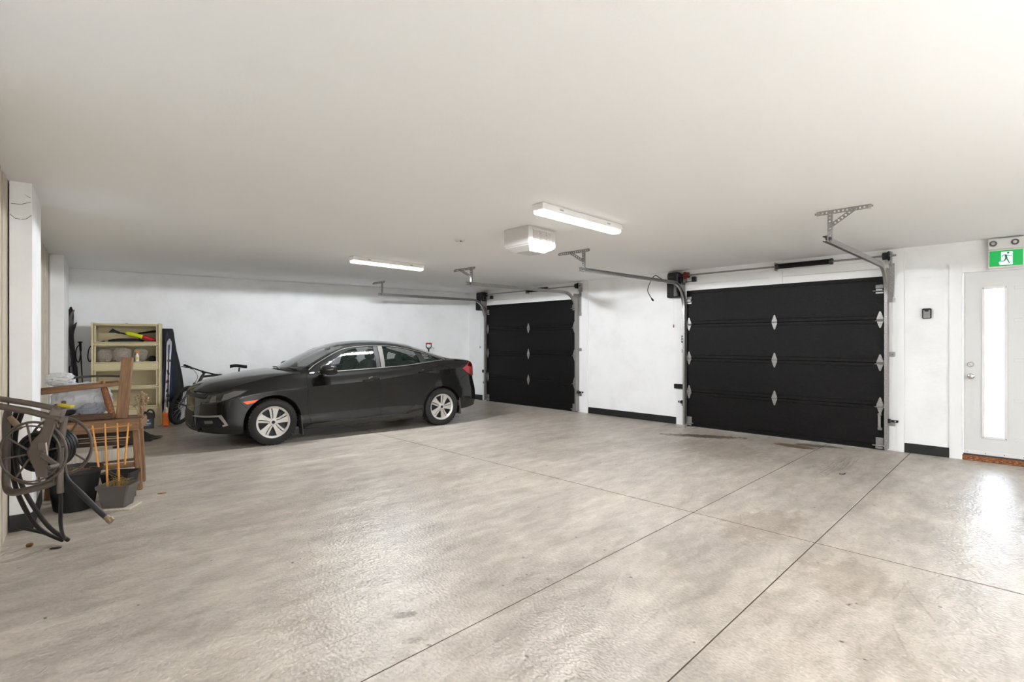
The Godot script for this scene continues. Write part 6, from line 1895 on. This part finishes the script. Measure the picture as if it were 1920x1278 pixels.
func build_pots() -> void:
	var blackp := mat("pot_black", Color(0.045, 0.042, 0.04), 0.5)
	var soil := textured("soil", ramp_tex(noise_image(256, 256, 0.09, 23, 4, 0.7), [Color(0.13, 0.075, 0.045), Color(0.30, 0.18, 0.10), Color(0.56, 0.37, 0.22)]), Vector3(7, 7, 7), 0.95)
	var rng := RandomNumberGenerator.new(); rng.seed = 77
	var p := thing("plant_pot", "large round black plastic pot of bare soil on the floor", "pot", Transform3D(Basis(), Vector3(-3.71, 0, -4.34)))
	var m := MB.new()
	m.lathe([Vector2(0, 0.0), Vector2(0.12, 0.0), Vector2(0.135, 0.012), Vector2(0.18, 0.31), Vector2(0.195, 0.315), Vector2(0.197, 0.345), Vector2(0.187, 0.348), Vector2(0.183, 0.335), Vector2(0.168, 0.28), Vector2(0, 0.28)], 40)
	part("pot", m, blackp, p)
	m = MB.new()
	var rows := []
	var fz := FastNoiseLite.new(); fz.seed = 2; fz.frequency = 9.0
	for i in 8:
		var row := []
		for k in 28:
			var a := TAU * k / 28.0; var r := 0.172 * i / 7.0
			row.append(Vector3(cos(a) * r, 0.305 + 0.02 * fz.get_noise_2d(cos(a) * r * 8.0, sin(a) * r * 8.0), sin(a) * r))
		rows.append(row)
	m.grid(rows, false, true, true)
	part("soil", m, soil, p)
	m = MB.new()
	for i in 9:
		var a := rng.randf() * TAU; var r := rng.randf() * 0.13
		var q := Vector3(cos(a) * r, 0.31, sin(a) * r)
		m.tube(smooth([q, q + Vector3(rng.randf_range(-0.03, 0.03), 0.035, rng.randf_range(-0.03, 0.03)), q + Vector3(rng.randf_range(-0.06, 0.06), 0.015, rng.randf_range(-0.06, 0.06))], 3), 0.0015, 4)
	part("dead_stems", m, mat("straw", Color(0.62, 0.52, 0.34), 0.9), p)
	# two rectangular planters
	for q in [["grey rectangular planter with dry plants and a bamboo trellis", Vector3(-3.365, 0.018, -4.37), 0.0, "planter_grey", Color(0.34, 0.315, 0.295)], ["darker empty rectangular planter behind the grey one", Vector3(-3.53, 0.062, -4.61), 1.0, "planter_dark", Color(0.12, 0.112, 0.107)]]:
		var pl := thing("planter", q[0], "planter", Transform3D(ry(10.0), q[1]), "rectangular planters")
		m = MB.new()
		var hh := 0.185
		var rr := []
		for s in [[0.088, 0.068, 0.0], [0.09, 0.07, 0.004], [0.117, 0.088, hh - 0.03], [0.126, 0.096, hh - 0.028], [0.128, 0.098, hh], [0.121, 0.091, hh], [0.116, 0.087, hh - 0.03], [0.093, 0.072, 0.04]]:
			var w: float = s[0]; var d: float = s[1]; var e := 0.012
			rr.append([Vector3(-w + e, s[2], -d), Vector3(w - e, s[2], -d), Vector3(w, s[2], -d + e), Vector3(w, s[2], d - e), Vector3(w - e, s[2], d), Vector3(-w + e, s[2], d), Vector3(-w, s[2], d - e), Vector3(-w, s[2], -d + e)])
		m.grid(rr, false, true)
		m.fix(0)
		part("trough", m, mat(q[3], q[4], 0.65), pl)
		part("soil", boxm(Vector3(0, 0.07, 0), Vector3(0.18, 0.10, 0.135), 0.01), soil, pl)
		if q[2] == 0.0:
			m = MB.new()
			for i in 60:
				var x := rng.randf_range(-0.05, 0.07); var z := rng.randf_range(-0.06, 0.05)
				var h := rng.randf_range(0.06, 0.20)
				m.tube(smooth([Vector3(x, 0.11, z), Vector3(x + rng.randf_range(-0.03, 0.03), 0.11 + h * 0.6, z + rng.randf_range(-0.03, 0.03)), Vector3(x + rng.randf_range(-0.09, 0.09), 0.11 + h * rng.randf_range(0.5, 1.0), z + rng.randf_range(-0.06, 0.06))], 3), 0.0016, 4)
			part("dry_plant", m, mat("dry_grass", Color(0.52, 0.43, 0.24), 0.9), pl)
	var stand := MB.new()
	stand.box(Vector3(0.02, 0.008, 0.0), Vector3(0.24, 0.016, 0.2), Basis(), 0.003)
	single("base_board", stand, mats["raw_board"], "flat pale board under the grey planter", "board", Transform3D(ry(10.0), Vector3(-3.365, 0.0, -4.37)))
	var blk := MB.new()
	blk.box(Vector3(0, 0.03, 0), Vector3(0.2, 0.06, 0.14), Basis(), 0.006)
	single("wooden_block", blk, mats["cedar_dark"], "wooden block under the darker planter", "block", Transform3D(ry(10.0), Vector3(-3.53, 0.0, -4.61)))
	# bamboo trellis
	var tr := thing("bamboo_trellis", "bamboo stick trellis fanning up out of the grey planter", "trellis", Transform3D(ry(10.0), Vector3(-3.33, 0, -4.34)))
	var bam := mat("bamboo", Color(0.80, 0.55, 0.25), 0.5)
	for s in [[-0.24, 0.70, -0.185, 0.33], [-0.145, 0.712, -0.118, 0.12], [-0.05, 0.714, -0.03, 0.12], [0.036, 0.712, 0.012, 0.36]]:
		m = MB.new()
		var a := Vector3(s[0], s[1], -0.07); var b := Vector3(s[2], s[3], -0.06)
		m.tube([a, a.lerp(b, 0.33), a.lerp(b, 0.34), a.lerp(b, 0.66), a.lerp(b, 0.67), b], [0.006, 0.0068, 0.0085, 0.0072, 0.009, 0.0075], 8)
		part("stake", m, bam, tr)
	for s in [[-0.262, 0.668, 0.066, 0.697], [-0.25, 0.577, 0.049, 0.594]]:
		m = MB.new()
		m.tube([Vector3(s[0], s[1], -0.058), Vector3(s[2], s[3], -0.058)], 0.0042, 6)
		part("cross_stick", m, bam if s[1] > 0.6 else mat("pale_stick", Color(0.72, 0.60, 0.44), 0.6), tr)
	for i in 4:
		m = MB.new()
		m.box(Vector3([-0.237, -0.143, -0.049, 0.034][i], 0.675 + 0.006 * i, -0.06), Vector3(0.014, 0.012, 0.022), Basis(), 0.003)
		part("tie", m, mat("twine", Color(0.66, 0.52, 0.32), 0.9), tr)

func build_reel() -> void:
	var br := mat("reel_brown", Color(0.35, 0.31, 0.28), 0.48)
	var hose: Material = mat("hose_black", Color(0.055, 0.052, 0.05), 0.5)
	var H0 := 0.746
	var t := thing("hose_reel", "brown wall mounted hose reel with crank at the left edge", "hose reel", Transform3D(ry(5.7), Vector3(-2.955, H0, -3.25)))
	var c := Vector3(0.0, -0.015, 0.0)
	for z in [0.10, -0.12]:      # wire flanges
		var w := MB.new()
		var pts := []; var inn := []
		for k in 40:
			var a := TAU * k / 40.0
			pts.append(c + Vector3(cos(a) * 0.19, sin(a) * 0.19, z)); inn.append(c + Vector3(cos(a) * 0.17, sin(a) * 0.17, z + (0.02 if z > 0 else -0.02)))
		w.tube(pts, 0.0075, 8, true)
		w.tube(inn, 0.005, 6, true)
		for k in 8:
			var a := TAU * k / 8.0 + 0.2
			w.tube([c + Vector3(cos(a) * 0.04, sin(a) * 0.04, z), c + Vector3(cos(a) * 0.187, sin(a) * 0.187, z)], 0.006, 6)
		part("flange", w, br, t)
	var d := MB.new()
	var ax := Transform3D(Basis(Vector3.RIGHT, PI / 2), c)
	d.lathe([Vector2(0, -0.1), Vector2(0.05, -0.1), Vector2(0.05, 0.085), Vector2(0, 0.085)], 20, ax)
	part("drum", d, br, t)
	var coil := MB.new()      # hose wound on the drum
	for layer in 3:
		var r := 0.066 + layer * 0.024
		var pts := []
		var turns := 7
		for k in turns * 24 + 1:
			var a := TAU * k / 24.0
			pts.append(c + Vector3(cos(a) * r, sin(a) * r, lerpf(-0.095, 0.075, float(k) / (turns * 24))))
		coil.tube(pts, 0.0125, 6)
	part("wound_hose", coil, hose, t)
	# frame: two top tubes from the wall, swan-necked plate, upright tube, lower tube
	var f := MB.new()
	f.tube([Vector3(-0.20, 0.327, 0.12), Vector3(-0.005, 0.293, 0.12), Vector3(0.16, 0.256, 0.12)], 0.017, 10)
	part("top_tube", f, br, t)
	f = MB.new()
	f.tube([Vector3(-0.21, 0.287, 0.13), Vector3(-0.005, 0.247, 0.13), Vector3(0.185, 0.192, 0.13)], 0.019, 10)
	part("top_tube", f, br, t)
	f = MB.new()
	f.prism(PackedVector2Array([Vector2(0.118, 0.21), Vector2(0.172, 0.20), Vector2(0.16, 0.15), Vector2(0.136, 0.07), Vector2(0.122, -0.02), Vector2(0.12, -0.155), Vector2(0.066, -0.15), Vector2(0.058, -0.105), Vector2(0.032, -0.05), Vector2(0.023, 0.0), Vector2(0.044, 0.066), Vector2(0.098, 0.125)]), 0.016, Transform3D(Basis(), Vector3(-0.012, 0, 0.135)))
	part("side_plate", f, br, t)
	f = MB.new()
	f.tube([Vector3(0.15, 0.20, 0.06), Vector3(0.125, 0.02, 0.06), Vector3(0.122, -0.16, 0.06), Vector3(0.125, -0.275, 0.06)], 0.019, 10)
	f.tube([Vector3(0.123, 0.03, 0.06), Vector3(0.123, 0.015, 0.06)], 0.023, 10)
	part("upright_tube", f, br, t)
	f = MB.new()
	f.tube(smooth([Vector3(-0.185, 0.26, 0.04), Vector3(-0.232, 0.17, 0.0), Vector3(-0.248, 0.06, -0.02), Vector3(-0.25, -0.12, -0.02), Vector3(-0.242, -0.225, -0.01), Vector3(-0.20, -0.268, 0.02), Vector3(-0.12, -0.265, 0.05), Vector3(0.03, -0.23, 0.05), Vector3(0.10, -0.2, 0.06)], 5), 0.021, 10)
	part("wall_frame", f, br, t)
	part("wall_plate", boxm(Vector3(-0.35, 0.05, -0.02), Vector3(0.012, 0.66, 0.09), 0.004, ry(33.0)), br, t)
	f = MB.new()
	f.span(Vector3(-0.35, 0.30, 0.02), Vector3(-0.19, 0.31, 0.11), 0.04, 0.02, Vector3.UP, 0.004)
	f.span(Vector3(-0.35, -0.2, 0.02), Vector3(-0.25, -0.22, 0.05), 0.04, 0.02, Vector3.UP, 0.004)
	part("swivel_arm", f, br, t)
	f = MB.new()
	f.box(Vector3(0.10, 0.01, 0.158), Vector3(0.05, 0.10, 0.012), euler(0, 0, 6), 0.005)
	part("crank_plate", f, mat("worn_metal", Color(0.46, 0.42, 0.40), 0.35, 0.4), t)
	f = MB.new()
	f.tube([Vector3(0.10, 0.0, 0.16), Vector3(0.10, 0.0, 0.178)], 0.02, 12)
	f.span(Vector3(0.10, -0.005, 0.178), Vector3(0.19, -0.075, 0.178), 0.03, 0.012, Vector3.BACK.cross(Vector3(0.09, -0.07, 0)), 0.004)
	f.tube([Vector3(0.19, -0.075, 0.172), Vector3(0.19, -0.075, 0.24)], 0.012, 10)
	part("crank", f, br, t)
	f = MB.new()
	f.tube([Vector3(-0.19, 0.20, 0.03), Vector3(-0.16, 0.16, 0.03), Vector3(-0.125, 0.125, 0.03)], [0.014, 0.02, 0.012], 10)
	f.box(Vector3(-0.12, 0.15, 0.03), Vector3(0.02, 0.012, 0.012), Basis(), 0.003)
	part("brass_fitting", f, mat("brass", Color(0.52, 0.45, 0.36), 0.4, 0.5), t)
	f = MB.new()
	f.box(Vector3(0.14, 0.235, 0.10), Vector3(0.06, 0.05, 0.08), euler(0, 20, -18), 0.006)
	part("guide_block", f, mat("worn_metal", Color.WHITE), t)
	part("yellow_tape", boxm(Vector3(0.155, 0.268, 0.06), Vector3(0.075, 0.018, 0.05), 0.004, euler(0, 10, -10)), mat("tape_yellow", Color(0.68, 0.60, 0.12), 0.5), t)
	# loose hoses
	var ho := thing("garden_hose", "black garden hose end with brass coupling hanging off the reel", "hose", Transform3D(ry(5.7), Vector3(-2.955, H0, -3.25)))
	f = MB.new()
	f.tube(smooth([Vector3(0.12, -0.17, 0.02), Vector3(0.16, -0.215, 0.04), Vector3(0.24, -0.288, 0.05), Vector3(0.325, -0.382, 0.05), Vector3(0.385, -0.44, 0.05)], 5), 0.0165, 10)
	part("hose", f, hose, ho)
	f = MB.new()
	f.tube([Vector3(0.382, -0.437, 0.05), Vector3(0.40, -0.452, 0.05), Vector3(0.401, -0.453, 0.05), Vector3(0.42, -0.468, 0.05)], [0.018, 0.018, 0.022, 0.021], 10)
	part("coupling", f, mat("brass", Color.WHITE), ho)
	var lp := thing("hose_loop", "thin dark hose looping from the reel down to the floor", "hose", Transform3D(ry(5.7), Vector3(-2.955, H0, -3.25)))
	f = MB.new()
	f.tube(smooth([Vector3(0.075, -0.22, 0.0), Vector3(0.07, -0.33, -0.02), Vector3(0.025, -0.50, -0.08), Vector3(-0.05, -0.62, -0.2), Vector3(-0.13, -0.70, -0.33), Vector3(-0.20, -0.70, -0.36), Vector3(-0.26, -0.64, -0.30), Vector3(-0.29, -0.55, -0.15)], 6), 0.011, 8)
	part("hose", f, hose, lp)
	var dn := thing("drop_hose", "pair of dark hoses dropping behind the reel to the floor", "hose", Transform3D(ry(5.7), Vector3(-2.955, H0, -3.25)))
	for q in [0.0, 0.035]:
		f = MB.new()
		f.tube(smooth([Vector3(-0.20 + q, 0.22, -0.03), Vector3(-0.265 + q, 0.05, -0.06), Vector3(-0.275 + q, -0.2, -0.1), Vector3(-0.265 + q * 1.6, -0.40, -0.16), Vector3(-0.24 + q * 2.0, -0.6, -0.26), Vector3(-0.16 + q, -0.725, -0.36)], 5), 0.0135, 8)
		part("hose", f, mat("hose_maroon", Color(0.085, 0.055, 0.06), 0.5), dn)

# ------------------------------------------------------------------ leaf, pebble and scraps on the floor
func build_litter() -> void:
	var leafm := mat("dead_leaf", Color(0.60, 0.40, 0.17), 0.8)
	var p := MB.new()
	p.prism(PackedVector2Array([Vector2(-0.035, 0), Vector2(-0.015, 0.014), Vector2(0.012, 0.016), Vector2(0.04, 0.004), Vector2(0.015, -0.012), Vector2(-0.012, -0.014)]), 0.004, Transform3D(Basis(Vector3.RIGHT, -PI / 2), Vector3(0, 0.001, 0)))
	single("dead_leaf", p, leafm, "single dry orange leaf on the floor right of the planters", "leaf", Transform3D(ry(15), Vector3(-3.262, 0, -4.767)))
	var s := MB.new()
	s.ball(Vector3(0, 0.012, 0), Vector3(0.022, 0.013, 0.017), euler(0, 20, 8), 6, 10, 0.9)
	single("pebble", s, mat("pebble_brown", Color(0.42, 0.27, 0.15), 0.8), "small brown pebble on floor below the hose loop", "pebble", Transform3D(Basis(), Vector3(-3.335, 0, -3.54)))
	var d := MB.new()
	d.ball(Vector3(0, 0.006, 0), Vector3(0.035, 0.007, 0.012), euler(0, 25, 0), 6, 10)
	single("dirt_clod", d, mat("dirt_dark", Color(0.20, 0.15, 0.10), 0.95), "thin dark dirt clod on floor in front of the black pot", "dirt clod", Transform3D(Basis(), Vector3(-3.12, 0, -3.50)))
	var w := MB.new()
	w.tube(smooth([Vector3(-0.03, 0.006, 0), Vector3(0, 0.007, 0.012), Vector3(0.025, 0.007, 0.0), Vector3(0.04, 0.012, -0.015)], 3), 0.005, 6)
	single("rubber_scrap", w, mats["black_rubber"], "curled black rubber scrap on floor before the near garage door", "scrap", on(G, Vector3(7.66, 0, 1.85), 40.0))
